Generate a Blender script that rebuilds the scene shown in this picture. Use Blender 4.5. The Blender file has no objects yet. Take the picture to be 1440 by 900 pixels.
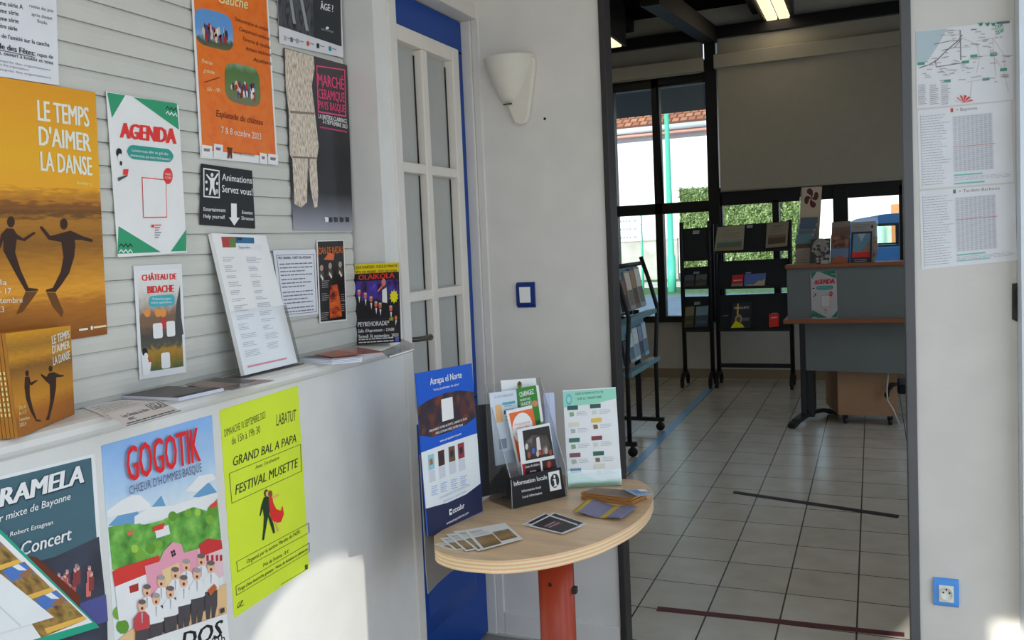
import bpy, bmesh, math, random
from mathutils import Vector, Matrix
from mathutils.geometry import tessellate_polygon
S = bpy.context.scene
COL = S.collection
V = Vector

# ------------------------------------------------------------------ camera
FPX, CX, CY = 1299.547, 606.521, 432.433          # focal length and principal point for 1440x900
YAW, PITCH, ROLL = -0.4474183, -0.0626828, -0.0488655
EYE = V((0, 0, 1.5))
_f = V((math.sin(YAW)*math.cos(PITCH), math.cos(YAW)*math.cos(PITCH), math.sin(PITCH)))
_r = _f.cross(V((0, 0, 1))).normalized(); _u = _r.cross(_f)
R_ = math.cos(ROLL)*_r + math.sin(ROLL)*_u
U_ = -math.sin(ROLL)*_r + math.cos(ROLL)*_u
cam = bpy.data.cameras.new('camera'); camo = bpy.data.objects.new('camera', cam); COL.objects.link(camo)
m = Matrix((R_, U_, -_f)).transposed().to_4x4(); m.translation = EYE
camo.matrix_world = m
cam.sensor_fit = 'HORIZONTAL'; cam.sensor_width = 36; cam.lens = FPX/1440*36
cam.shift_x = (720-CX)/1440; cam.shift_y = (CY-450)/1440
cam.clip_start = 0.02; cam.clip_end = 300
S.camera = camo

# ------------------------------------------------------------------ world, sun, daylight, exposure
S.view_settings.view_transform = 'Standard'; S.view_settings.look = 'None'
S.view_settings.gamma = 1; S.view_settings.use_curve_mapping = False
S.view_settings.exposure = 0.3
w = bpy.data.worlds.new('sky'); S.world = w; w.use_nodes = True
bgn = w.node_tree.nodes['Background']; bgn.inputs[0].default_value = (0.64, 0.81, 1.0, 1); bgn.inputs[1].default_value = 1.15
SUN_DIR = V((0.321, 0.919, -0.288)).normalized()
sl = bpy.data.lights.new('sun', 'SUN'); sl.energy = 5.0; sl.angle = 0.012; sl.color = (1, 0.95, 0.86)
so = bpy.data.objects.new('sun', sl); COL.objects.link(so); so.rotation_euler = SUN_DIR.to_track_quat('-Z', 'Y').to_euler()
def area(name, loc, direction, sx, sy, power, color):
    l = bpy.data.lights.new(name, 'AREA'); l.shape = 'RECTANGLE'; l.size = sx; l.size_y = sy; l.energy = power; l.color = color
    o = bpy.data.objects.new(name, l); COL.objects.link(o); o.location = loc
    o.rotation_euler = V(direction).to_track_quat('-Z', 'Z').to_euler(); return o
area('daylight_entrance', (0.72, 1.2, 1.45), (-1, 0.06, -0.05), 2.6, 2.1, 7.6, (0.93, 0.96, 1))
area('rear_fill', (-0.3, -0.95, 1.75), (0.02, 1, -0.1), 1.9, 1.2, 7.0, (1, 0.98, 0.95))  # added fill from behind the viewer; no porch lamp exists
area('far_room_fill', (2.3, 6.6, 1.7), (-1, 0.1, -0.2), 3.0, 1.6, 11, (0.85, 0.92, 1))  # added fill from the right, standing in for an unseen window
# added spot standing in for reflected sun on the dado; no car stands there
gl = bpy.data.lights.new('dado_patch_spot', 'SPOT'); gl.energy = 640; gl.spot_size = math.radians(9.0); gl.spot_blend = 0.08; gl.shadow_soft_size = 0.02
gl.color = (1, 0.96, 0.86)
go = bpy.data.objects.new('dado_patch_spot', gl); COL.objects.link(go); go.location = (4.6, 0.9, 1.1)
go.rotation_euler = (V((-1.33, 2.0, 0.225)) - V(go.location)).to_track_quat('-Z', 'Y').to_euler()

# ------------------------------------------------------------------ measuring helpers
def ray(x, y):
    return R_*((x-CX)/FPX) + U_*(-(y-CY)/FPX) + _f
def at(x, y, ax, val):
    d = ray(x, y); i = 'xyz'.index(ax); return EYE + d*((val-EYE[i])/d[i])
def atp(x, y, p0, n):
    d = ray(x, y); return EYE + d*((p0-EYE).dot(n)/d.dot(n))

# ------------------------------------------------------------------ materials
def lin(c):
    c = c/255; return c/12.92 if c <= 0.04045 else ((c+0.055)/1.055)**2.4
def LC(rgb, g=1.0): return tuple(min(0.92, lin(c)*g) for c in rgb)
GAIN = 1.55
_M = {}
def mat(rgb, rough=0.6, g=None, metal=0.0, spec=0.4, name=None):
    g = GAIN if g is None else g
    k = (tuple(rgb), rough, g, metal, spec)
    if k in _M: return _M[k]
    m = bpy.data.materials.new(name or 'paint_%02x%02x%02x' % tuple(int(c) for c in rgb)); m.use_nodes = True
    nt = m.node_tree; b = nt.nodes['Principled BSDF']
    c = LC(rgb, g)
    b.inputs['Roughness'].default_value = rough; b.inputs['Metallic'].default_value = metal
    b.inputs['Specular IOR Level'].default_value = spec
    n = nt.nodes.new('ShaderNodeTexNoise'); n.inputs['Scale'].default_value = 9; n.inputs['Detail'].default_value = 4
    tc = nt.nodes.new('ShaderNodeTexCoord'); nt.links.new(tc.outputs['Object'], n.inputs['Vector'])
    r = nt.nodes.new('ShaderNodeValToRGB'); r.color_ramp.elements[0].position = 0.3; r.color_ramp.elements[1].position = 0.7
    r.color_ramp.elements[0].color = (*[v*0.965 for v in c], 1); r.color_ramp.elements[1].color = (*[min(0.95, v*1.03) for v in c], 1)
    nt.links.new(n.outputs['Fac'], r.inputs['Fac']); nt.links.new(r.outputs['Color'], b.inputs['Base Color'])
    _M[k] = m; return m
def ramp_mat(name, stops, scale=(1, 6), amt=0.12, along='v', nscale=4.0, detail=5, g=None, rough=0.35):
    """printed picture: colours along v (or by noise) in the sheet's own UV"""
    g = GAIN if g is None else g
    m = bpy.data.materials.new(name); m.use_nodes = True; nt = m.node_tree; b = nt.nodes['Principled BSDF']
    b.inputs['Roughness'].default_value = rough; b.inputs['Specular IOR Level'].default_value = 0.4
    tc = nt.nodes.new('ShaderNodeTexCoord'); mp = nt.nodes.new('ShaderNodeMapping'); mp.inputs['Scale'].default_value = (scale[0], scale[1], 1)
    nt.links.new(tc.outputs['UV'], mp.inputs['Vector'])
    n = nt.nodes.new('ShaderNodeTexNoise'); n.inputs['Scale'].default_value = nscale; n.inputs['Detail'].default_value = detail
    nt.links.new(mp.outputs['Vector'], n.inputs['Vector'])
    r = nt.nodes.new('ShaderNodeValToRGB'); cr = r.color_ramp
    for i, (p, c) in enumerate(stops):
        e = cr.elements[i] if i < 2 else cr.elements.new(p)
        e.position = p; e.color = (*LC(c, g), 1)
    if along == 'v':
        sp = nt.nodes.new('ShaderNodeSeparateXYZ'); nt.links.new(tc.outputs['UV'], sp.inputs['Vector'])
        s1 = nt.nodes.new('ShaderNodeMath'); s1.operation = 'SUBTRACT'; s1.inputs[1].default_value = 0.5; nt.links.new(n.outputs['Fac'], s1.inputs[0])
        s2 = nt.nodes.new('ShaderNodeMath'); s2.operation = 'MULTIPLY_ADD'; s2.inputs[1].default_value = amt
        nt.links.new(s1.outputs[0], s2.inputs[0]); nt.links.new(sp.outputs['Y'], s2.inputs[2]); nt.links.new(s2.outputs[0], r.inputs['Fac'])
    else:
        nt.links.new(n.outputs['Fac'], r.inputs['Fac'])
    nt.links.new(r.outputs['Color'], b.inputs['Base Color']); return m
def wall_mat(name, rgb, g=1.5, rough=0.7, bump=0.04, scale=60):
    m = mat(rgb, rough, g, name=name).copy(); m.name = name; nt = m.node_tree; b = nt.nodes['Principled BSDF']
    n = nt.nodes.new('ShaderNodeTexNoise'); n.inputs['Scale'].default_value = scale; n.inputs['Detail'].default_value = 3
    tc = nt.nodes.new('ShaderNodeTexCoord'); nt.links.new(tc.outputs['Object'], n.inputs['Vector'])
    bp = nt.nodes.new('ShaderNodeBump'); bp.inputs['Strength'].default_value = bump; bp.inputs['Distance'].default_value = 0.01
    nt.links.new(n.outputs['Fac'], bp.inputs['Height']); nt.links.new(bp.outputs['Normal'], b.inputs['Normal']); return m
def glass_mat(name, tint=(1, 1, 1), gloss=0.06, rough=0.02, fres=0.5):
    m = bpy.data.materials.new(name); m.use_nodes = True; nt = m.node_tree; nt.nodes.clear()
    o = nt.nodes.new('ShaderNodeOutputMaterial'); mx = nt.nodes.new('ShaderNodeMixShader'); t = nt.nodes.new('ShaderNodeBsdfTransparent'); gs = nt.nodes.new('ShaderNodeBsdfGlossy')
    t.inputs[0].default_value = (*tint, 1); gs.inputs['Roughness'].default_value = rough
    lw = nt.nodes.new('ShaderNodeLayerWeight'); lw.inputs[0].default_value = 0.25
    ma = nt.nodes.new('ShaderNodeMath'); ma.operation = 'MULTIPLY_ADD'; ma.inputs[1].default_value = fres; ma.inputs[2].default_value = gloss; ma.use_clamp = True
    nt.links.new(lw.outputs['Fresnel'], ma.inputs[0]); nt.links.new(ma.outputs[0], mx.inputs[0])
    nt.links.new(t.outputs[0], mx.inputs[1]); nt.links.new(gs.outputs[0], mx.inputs[2]); nt.links.new(mx.outputs[0], o.inputs[0]); return m
def emit_mat(name, rgb, strength):
    m = bpy.data.materials.new(name); m.use_nodes = True; b = m.node_tree.nodes['Principled BSDF']
    b.inputs['Base Color'].default_value = (*rgb, 1); b.inputs['Emission Color'].default_value = (*rgb, 1); b.inputs['Emission Strength'].default_value = strength; return m
def noise_mat(name, stops, scale=4.0, detail=5, g=1.0, rough=0.8, vscale=(1, 1, 1)):
    m = bpy.data.materials.new(name); m.use_nodes = True; nt = m.node_tree; b = nt.nodes['Principled BSDF']; b.inputs['Roughness'].default_value = rough
    b.inputs['Specular IOR Level'].default_value = 0.3
    tc = nt.nodes.new('ShaderNodeTexCoord'); mp = nt.nodes.new('ShaderNodeMapping'); mp.inputs['Scale'].default_value = vscale
    nt.links.new(tc.outputs['Object'], mp.inputs[0])
    n = nt.nodes.new('ShaderNodeTexNoise'); n.inputs['Scale'].default_value = scale; n.inputs['Detail'].default_value = detail; nt.links.new(mp.outputs[0], n.inputs['Vector'])
    r = nt.nodes.new('ShaderNodeValToRGB')
    for i, (p, c) in enumerate(stops):
        e = r.color_ramp.elements[i] if i < 2 else r.color_ramp.elements.new(p)
        e.position = p; e.color = (*LC(c, g), 1)
    nt.links.new(n.outputs['Fac'], r.inputs[0]); nt.links.new(r.outputs[0], b.inputs['Base Color']); return m

# ------------------------------------------------------------------ mesh helpers
def tag(o, label=None, cat=None, group=None, kind=None):
    if label: o['label'] = label
    if cat: o['category'] = cat
    if group: o['group'] = group
    if kind: o['kind'] = kind
    return o
def empty(name, loc, label=None, cat=None, group=None):
    o = bpy.data.objects.new(name, None); COL.objects.link(o); o.location = V(loc); o.empty_display_size = 0.05
    return tag(o, label, cat, group)
class MB:
    def __init__(s): s.v = []; s.f = []; s.m = []; s.sm = []; s.uv = None
    def add(s, vs, fs, mi=0, smooth=False):
        b = len(s.v); s.v += [V(p) for p in vs]
        for f in fs: s.f.append([b+i for i in f]); s.m.append(mi); s.sm.append(smooth)
        return s
    def box(s, a, b, mi=0):
        x0, y0, z0 = [min(p, q) for p, q in zip(a, b)]; x1, y1, z1 = [max(p, q) for p, q in zip(a, b)]
        return s.add([(x0,y0,z0),(x1,y0,z0),(x1,y1,z0),(x0,y1,z0),(x0,y0,z1),(x1,y0,z1),(x1,y1,z1),(x0,y1,z1)],
                     [(0,3,2,1),(4,5,6,7),(0,1,5,4),(1,2,6,5),(2,3,7,6),(3,0,4,7)], mi)
    def slab(s, q, d, mi=0):
        """closed prism: polygon q pushed along vector d"""
        q = [V(p) for p in q]; n = len(q); d = V(d)
        tri = tessellate_polygon([q]) if n > 4 else None
        vs = q + [p+d for p in q]
        if tri: fs = [tuple(t) for t in tri] + [tuple(n+i for i in reversed(t)) for t in tri]
        else: fs = [tuple(range(n)), tuple(range(2*n-1, n-1, -1))]
        fs += [(i, i+n, (i+1) % n+n, (i+1) % n) for i in range(n)]
        return s.add(vs, fs, mi)
    def tube(s, pts, r, seg=10, mi=0, cap=True, rs=None):
        pts = [V(p) for p in pts]; rings = []; prev = None
        for i, p in enumerate(pts):
            t = (pts[min(i+1, len(pts)-1)] - pts[max(i-1, 0)]).normalized()
            if prev is None:
                a = t.orthogonal().normalized() if abs(t.z) < 0.95 else (V((1, 0, 0)) - t*t.x).normalized()
            else: a = (prev - t*prev.dot(t)).normalized()
            prev = a; b = t.cross(a); rr = rs[i] if rs else r
            rings.append([p + (a*math.cos(2*math.pi*k/seg) + b*math.sin(2*math.pi*k/seg))*rr for k in range(seg)])
        n = len(rings); vs = [p for r_ in rings for p in r_]; fs = []
        for i in range(n-1):
            for k in range(seg):
                k2 = (k+1) % seg; fs.append((i*seg+k, i*seg+k2, (i+1)*seg+k2, (i+1)*seg+k))
        s.add(vs, fs, mi, True)
        if cap:
            b = len(s.v)-len(vs)
            s.f += [[b+k for k in reversed(range(seg))], [b+(n-1)*seg+k for k in range(seg)]]; s.m += [mi, mi]; s.sm += [False, False]
        return s
    def sweep_bar(s, pts, w_dir, w, h_dir, h, mi=0):
        """flat bar with a rectangular section along a path"""
        pts = [V(p) for p in pts]; W = V(w_dir).normalized()*w/2; H = V(h_dir).normalized()*h/2; vs = []; fs = []
        for p in pts: vs += [p-W-H, p+W-H, p+W+H, p-W+H]
        for i in range(len(pts)-1):
            for k in range(4): fs.append((i*4+k, i*4+(k+1) % 4, i*4+4+(k+1) % 4, i*4+4+k))
        e = (len(pts)-1)*4; fs += [(3, 2, 1, 0), (e, e+1, e+2, e+3)]
        return s.add(vs, fs, mi)
    def lathe(s, c, prof, axis=(0, 0, 1), seg=20, mi=0, a0=0, a1=2*math.pi, up=None):
        c = V(c); ax = V(axis).normalized(); a = (V(up) if up else ax.orthogonal()).normalized(); b = ax.cross(a)
        full = abs(a1-a0-2*math.pi) < 1e-6; n = seg if full else seg+1; vs = []; fs = []
        for r, z in prof:
            for k in range(n):
                t = a0+(a1-a0)*k/seg; vs.append(c+ax*z+(a*math.cos(t)+b*math.sin(t))*r)
        for i in range(len(prof)-1):
            for k in range(seg):
                k2 = (k+1) % n; fs.append((i*n+k, i*n+k2, (i+1)*n+k2, (i+1)*n+k))
        return s.add(vs, fs, mi, True)
    def build(s, name, mats, parent=None, bevel=0, label=None, cat=None, group=None, kind=None, fix=True):
        if not isinstance(mats, (list, tuple)): mats = [mats]
        me = bpy.data.meshes.new(name); me.from_pydata([tuple(p) for p in s.v], [], s.f)
        for m_ in mats: me.materials.append(m_)
        for p, mi, sm in zip(me.polygons, s.m, s.sm): p.material_index = mi; p.use_smooth = sm
        if fix:
            bm = bmesh.new(); bm.from_mesh(me); bmesh.ops.recalc_face_normals(bm, faces=bm.faces); bm.to_mesh(me); bm.free()
        o = bpy.data.objects.new(name, me); COL.objects.link(o)
        if parent:
            o.parent = parent; o.matrix_parent_inverse = Matrix.Translation(-parent.location)
        if bevel:
            md = o.modifiers.new('bevel', 'BEVEL'); md.width = bevel; md.segments = 2; md.limit_method = 'ANGLE'
        return tag(o, label, cat, group, kind)
def kids(o): return [c for c in COL.objects if c.parent is o]
def copy_tree(o, delta=None, parent=None):
    c = o.copy(); COL.objects.link(c)
    if parent: c.parent = parent
    if delta is not None: c.location = c.location + V(delta)
    for k in list(o.children): copy_tree(k, None, c)
    return c

# ------------------------------------------------------------------ lettering
_T = {}
def glyphs(txt, shear=0.0, bold=0.0):
    k = (txt, shear, bold)
    if k in _T: return _T[k]
    cu = bpy.data.curves.new('t', 'FONT'); cu.body = txt; cu.resolution_u = 2; cu.shear = shear; cu.offset = bold; cu.fill_mode = 'FRONT'
    o = bpy.data.objects.new('t', cu); COL.objects.link(o)
    dg = bpy.context.evaluated_depsgraph_get(); me = bpy.data.meshes.new_from_object(o.evaluated_get(dg))
    vs = [(v.co.x, v.co.y) for v in me.vertices]; fs = [tuple(p.vertices) for p in me.polygons]
    bpy.data.objects.remove(o); bpy.data.curves.remove(cu); bpy.data.meshes.remove(me)
    _T[k] = (vs, fs); return _T[k]
_hv, _ = glyphs('H'); CAP = max(y for x, y in _hv)

SPLIT = ('corner_triangle', 'thumbnail', 'emblem_lobe')
class Sheet:
    """A flat printed thing with its own distance, size and thickness; printing is laid on its face."""
    def __init__(s, name, label, cat, q, paper, thick=0.0008, group=None, parent=None, rough=0.45, edge=None):
        s.q = [V(p) for p in q]; TL, TR, BR, BL = s.q
        s.n = (BL-TL).cross(TR-TL).normalized()
        pm = paper if isinstance(paper, bpy.types.Material) else mat(paper, rough)
        mb = MB(); mb.slab([TL, TR, BR, BL], -s.n*thick)
        s.o = mb.build(name, [pm], parent, label=label, cat=cat, group=group)
        s.parts = {}; s.k = 0; s.ns = 0; s.cur = 'printed_design'
        uvl = s.o.data.uv_layers.new(name='UVMap'); uvmap = {0:(0,0),1:(1,0),2:(1,1),3:(0,1)}
        for p in s.o.data.polygons:
            for li in p.loop_indices: uvl.data[li].uv = uvmap[s.o.data.loops[li].vertex_index % 4]
    def P(s, u, v, off=0):
        TL, TR, BR, BL = s.q
        return (TL*(1-u)+TR*u)*(1-v)+(BL*(1-u)+BR*u)*v + s.n*off
    def uv(s, x, y):
        p = atp(x, y, s.q[0], s.n); u, v = 0.5, 0.5
        for _ in range(8):
            TL, TR, BR, BL = s.q
            r = p - s.P(u, v); du = (TR-TL)*(1-v)+(BR-BL)*v; dv = (BL-TL)*(1-u)+(BR-TR)*u
            a, b, c = du.dot(du), du.dot(dv), dv.dot(dv); e, f = r.dot(du), r.dot(dv); D = a*c-b*b
            u += (e*c-f*b)/D; v += (f*a-e*b)/D
        return u, v
    def part(s, nm): s.cur = nm; return s
    def _add(s, uvs, faces, col, step=True):
        if step: s.k += 1
        off = 0.00025 + s.k*0.00006
        key = s.cur
        if s.cur in SPLIT: s.ns += 1; key = (s.cur, s.ns)
        p = s.parts.setdefault(key, dict(v=[], f=[], m=[], uv=[], mats=[]))
        m_ = col if isinstance(col, bpy.types.Material) else mat(col, 0.45)
        if m_ not in p['mats']: p['mats'].append(m_)
        mi = p['mats'].index(m_); b = len(p['v'])
        p['v'] += [s.P(u, v, off) for u, v in uvs]; p['uv'] += list(uvs)
        for f in faces: p['f'].append([b+i for i in f]); p['m'].append(mi)
    def poly(s, uvs, col, step=True):
        uvs = [tuple(p) for p in uvs]
        if len(uvs) > 4:
            t = tessellate_polygon([[V((u, v, 0)) for u, v in uvs]]); s._add(uvs, [tuple(x) for x in t], col, step)
        else: s._add(uvs, [tuple(range(len(uvs)))], col, step)
    def pp(s, pts, col, step=True): s.poly([s.uv(*p) for p in pts], col, step)
    def rect(s, u0, v0, u1, v1, col, step=True): s.poly([(u0, v0), (u1, v0), (u1, v1), (u0, v1)], col, step)
    def ell(s, cu, cv, ru, rv, col, step=True, n=18): s.poly([(cu+ru*math.cos(2*math.pi*k/n), cv+rv*math.sin(2*math.pi*k/n)) for k in range(n)], col, step)
    def ellp(s, x, y, rx, ry, col, step=True, n=16):
        s.pp([(x+rx*math.cos(2*math.pi*k/n), y+ry*math.sin(2*math.pi*k/n)) for k in range(n)], col, step)
    def rr(s, u0, v0, u1, v1, ru, rv, col, step=True):
        pts = []
        for cu, cv, a in ((u1-ru, v0+rv, -90), (u1-ru, v1-rv, 0), (u0+ru, v1-rv, 90), (u0+ru, v0+rv, 180)):
            for k in range(6): t = math.radians(a+k*18); pts.append((cu+ru*math.cos(t), cv+rv*math.sin(t)))
        s.poly(pts, col, step)
    def frame(s, u0, v0, u1, v1, t, col, tv=None):
        tv = tv or t; s.rect(u0, v0, u1, v0+tv, col); s.rect(u0, v1-tv, u1, v1, col, False); s.rect(u0, v0, u0+t, v1, col, False); s.rect(u1-t, v0, u1, v1, col, False)
    def bars(s, u0, v0, u1, v1, n, col, fill=0.35, ragged=0.25, seed=1):
        r = random.Random(seed); h = (v1-v0)/n; s.k += 1
        for i in range(n):
            e = u1-(u1-u0)*ragged*r.random(); u = u0
            while u < e-0.004:
                l = (u1-u0)*(0.05+0.12*r.random()); s.rect(u, v0+i*h, min(u+l, e), v0+i*h+h*fill, col, False); u += l+(u1-u0)*0.02
    def txt(s, t, u0, v0, u1, v1, col, shear=0, bold=0, step=True):
        """fit text: baseline v1, cap height v1-v0, from u0 to u1"""
        vs, fs = glyphs(t, shear); xs = [p[0] for p in vs]; a, b = min(xs), max(xs)
        for o_ in s.strokes(bold): s._add([(u0+(x-a+o_)/(b-a)*(u1-u0), v1-y/CAP*(v1-v0)) for x, y in vs], fs, col, step)
    def t(s, t, x0, y0, x1, y1, h, col, shear=0, bold=0):
        """text on a baseline measured in the photograph, cap height h at its left end"""
        a = s.uv(x0, y0); b = s.uv(x1, y1); c = s.uv(x0, y0-h); dv = a[1]-c[1]
        vs, fs = glyphs(t, shear); xs = [p[0] for p in vs]; lo, hi = min(xs), max(xs)
        for o_ in s.strokes(bold):
            s._add([(a[0]+(b[0]-a[0])*(x-lo+o_)/(hi-lo), a[1]+(b[1]-a[1])*(x-lo)/(hi-lo)-y/CAP*dv) for x, y in vs], fs, col)
    @staticmethod
    def strokes(bold):
        if bold <= 0: return (0,)
        return (-bold, bold) if bold <= 0.03 else (-bold, -bold/3, bold/3, bold)
    def crowd(s, u0, v0, u1, v1, n, cols, ru, rv, seed=1):
        r = random.Random(seed)
        for i in range(n):
            if i % 6 == 0: s.k += 1
            s.ell(u0+(u1-u0)*r.random(), v0+(v1-v0)*r.random(), ru*(0.5+r.random()), rv*(0.5+r.random()), r.choice(cols), False, 7)
    def done(s):
        for nm, p in s.parts.items():
            nm = nm if isinstance(nm, str) else nm[0]
            me = bpy.data.meshes.new(nm); me.from_pydata([tuple(x) for x in p['v']], [], p['f'])
            for m_ in p['mats']: me.materials.append(m_)
            uvl = me.uv_layers.new(name='UVMap')
            for pl, mi in zip(me.polygons, p['m']):
                pl.material_index = mi
                for li in pl.loop_indices:
                    u, v = p['uv'][me.loops[li].vertex_index]; uvl.data[li].uv = (u, v)
            o = bpy.data.objects.new(nm, me); COL.objects.link(o); o.parent = s.o
            o.matrix_parent_inverse = s.o.matrix_world.inverted()
        return s.o
def quad_on(ax, val, pts): return [at(x, y, ax, val) for x, y in pts]

WHITE, BLACK = (222, 222, 222), (22, 22, 24)

# ================================================================== SETTING
M_WALL = wall_mat('white_wall_paint', (176, 172, 166), 1.75)
M_WALLW = wall_mat('white_gloss_paint', (180, 179, 176), 1.75, 0.45, 0.01)
M_FARW = wall_mat('far_wall_paint', (200, 197, 186), 1.0)
M_DARK = mat((14, 14, 16), 0.6, 1.0, name='dark_steel'); M_DARK2 = mat((17, 18, 22), 0.5, 1.0, name='dark_frame')
M_POST = mat((46, 42, 42), 0.45, 1.0, name='bronze_steel'); M_POSTL = mat((96, 96, 98), 0.45, 1.0, name='grey_steel')
YB, YF = 3.25, 10.0
XD, XS = -1.33, -1.424          # dado face, face the wall posters hang on
ZS = 1.217                      # window ledge
def tile_mat():
    m = bpy.data.materials.new('floor_tiles'); m.use_nodes = True; nt = m.node_tree; b = nt.nodes['Principled BSDF']
    tc = nt.nodes.new('ShaderNodeTexCoord'); mp = nt.nodes.new('ShaderNodeMapping')
    tw, th = 0.2713, 0.3225
    mp.inputs['Location'].default_value = (0.892+0.2713*40, -4.0005+0.3225*40, 0)
    nt.links.new(tc.outputs['Object'], mp.inputs[0])
    br = nt.nodes.new('ShaderNodeTexBrick'); br.offset = 0; br.squash = 1
    br.inputs['Scale'].default_value = 1; br.inputs['Mortar Size'].default_value = 0.0035; br.inputs['Mortar Smooth'].default_value = 0.1
    br.inputs['Brick Width'].default_value = tw; br.inputs['Row Height'].default_value = th
    br.inputs['Color1'].default_value = (0.62, 0.60, 0.54, 1); br.inputs['Color2'].default_value = (0.57, 0.55, 0.49, 1); br.inputs['Mortar'].default_value = (0.05, 0.05, 0.05, 1)
    nt.links.new(mp.outputs[0], br.inputs['Vector'])
    n = nt.nodes.new('ShaderNodeTexNoise'); n.inputs['Scale'].default_value = 7; n.inputs['Detail'].default_value = 6; nt.links.new(tc.outputs['Object'], n.inputs['Vector'])
    mx = nt.nodes.new('ShaderNodeMix'); mx.data_type = 'RGBA'; mx.blend_type = 'OVERLAY'; mx.inputs[0].default_value = 0.3
    nt.links.new(br.outputs['Color'], mx.inputs[6]); nt.links.new(n.outputs['Fac'], mx.inputs[7]); nt.links.new(mx.outputs[2], b.inputs['Base Color'])
    b.inputs['Roughness'].default_value = 0.24; b.inputs['Specular IOR Level'].default_value = 0.6
    bp = nt.nodes.new('ShaderNodeBump'); bp.inputs['Strength'].default_value = 0.25; bp.inputs['Distance'].default_value = 0.002; bp.invert = True
    nt.links.new(br.outputs['Fac'], bp.inputs['Height']); nt.links.new(bp.outputs['Normal'], b.inputs['Normal'])
    return m
M_TILE = tile_mat()
MB().box((-3.2, YB-0.02, -0.1), (3.0, YF+0.1, 0)).build('floor', M_TILE, kind='structure')
MB().box((-3.2, -1.3, -0.1), (0.6, YB-0.02, 0)).build('floor', noise_mat('worn_grey_floor', [(0.35, (120, 117, 110)), (0.7, (138, 135, 127))], 8, 5, 1.2, 0.5), kind='structure')
# left wall: dado, window recess with ledge, pier, door opening
b = MB()
b.box((-1.75, -0.24, 0), (XD, 2.467, 1.18)).box((-1.75, -0.24, 1.18), (XD, 0.62, 2.95))
b.box((-1.75, 0.62, 2.86), (XD, 2.467, 2.95)).box((-1.75, 0.62, 1.18), (-1.50, 2.467, 2.95))
b.box((-1.75, 2.467, 0), (XD, 2.575, 2.95)).box((-1.75, 2.575, 2.36), (XD-0.005, YB+0.15, 2.95))
b.box((-1.75, 2.575, 0), (-1.45, YB+0.15, 2.36))
b.build('wall_left', M_WALLW, kind='structure')
# window ledge with rounded nose
b = MB(); prof = [(-1.50, ZS), (-1.335, ZS), (-1.322, ZS-0.003), (-1.313, ZS-0.011), (-1.311, ZS-0.022), (-1.316, ZS-0.03), (-1.325, ZS-0.037), (-1.50, ZS-0.037)]
b.slab([(x, 0.62, z) for x, z in prof], (0, 2.466-0.62, 0)); b.build('trim_ledge', M_WALLW, kind='structure')
# door casing: left strip, lintel, right strip
b = MB()
b.box((-1.40, 2.555, 0), (-1.322, 2.607, 2.40)).box((-1.40, 2.555, 2.343), (-1.312, 3.248, 2.425))
b.box((-1.40, 3.236, 0), (-1.338, 3.262, 2.343)).box((-1.338, 3.243, 0), (-1.308, 3.262, 2.41))
b.build('trim_door_casing', M_WALL, kind='structure', bevel=0.004)
# back wall piers and the head of the opening
b = MB()
b.box((-1.75, YB, 0), (-0.853, YB+0.07, 2.95)).box((0.117, YB, 0), (0.388, YB+0.14, 2.95)).box((-0.853, YB, 2.72), (0.117, YB+0.14, 2.95))
b.box((-3.2, YB+0.02, 0), (-1.75, YB+0.14, 3.9)).box((0.388, YB+0.04, 0), (3.0, YB+0.14, 3.9)).box((-1.75, YB+0.06, 2.95), (0.388, YB+0.14, 3.9))
b.build('wall_back', M_WALL, kind='structure')
MB().box((-1.308, YB-0.008, 0), (-0.856, YB, 0.09)).box((0.12, YB-0.008, 0), (0.386, YB, 0.09)).build('baseboard_back', M_WALL, kind='structure', bevel=0.003)
MB().box((0.3885, YB-0.09, 0), (0.45, YB+0.04, 2.95)).build('trim_entrance_jamb', mat((205, 212, 218), 0.4, 1.3), kind='structure')
MB().box((-0.853, YB-0.012, 0), (-0.831, YB+0.075, 2.72)).build('trim_opening_left', M_POST, kind='structure', bevel=0.003)
MB().box((0.0885, YB-0.012, 0), (0.117, YB+0.08, 2.72)).build('trim_opening_right', M_POSTL, kind='structure', bevel=0.003)
MB().box((-0.831, YB-0.005, 0.0), (0.0885, YB+0.03, 0.006)).build('trim_threshold', mat((70, 58, 50), 0.5, 1.0), kind='structure')
# right side of the entrance: glazed, a head, and an unseen mullion added to clip the spot's patch
b = MB(); b.box((0.45, 1.84, 0), (0.52, 2.20, 2.5)).box((0.45, -1.2, 2.5), (0.52, YB, 2.95)).box((0.45, 3.16, 0), (0.52, YB, 2.5)).box((0.45, -1.2, 0), (0.52, -0.9, 2.5))
b.build('wall_right', M_WALL, kind='structure')
# unseen wall behind the viewer, two low openings shaped to throw the sun patches
b = MB(); b.box((-3.2, -1.3, 1.69), (0.52, -1.2, 2.95)).box((-1.49, -1.3, 0), (-1.27, -1.2, 1.69)).box((-3.2, -1.3, 0), (-2.7, -1.2, 1.69)).box((0.1, -1.3, 0), (0.52, -1.2, 1.69))
b.build('wall_behind', M_WALL, kind='structure')
MB().box((-3.2, -1.3, 2.95), (0.52, YB+0.06, 3.0)).build('ceiling', M_WALL, kind='structure')
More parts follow.
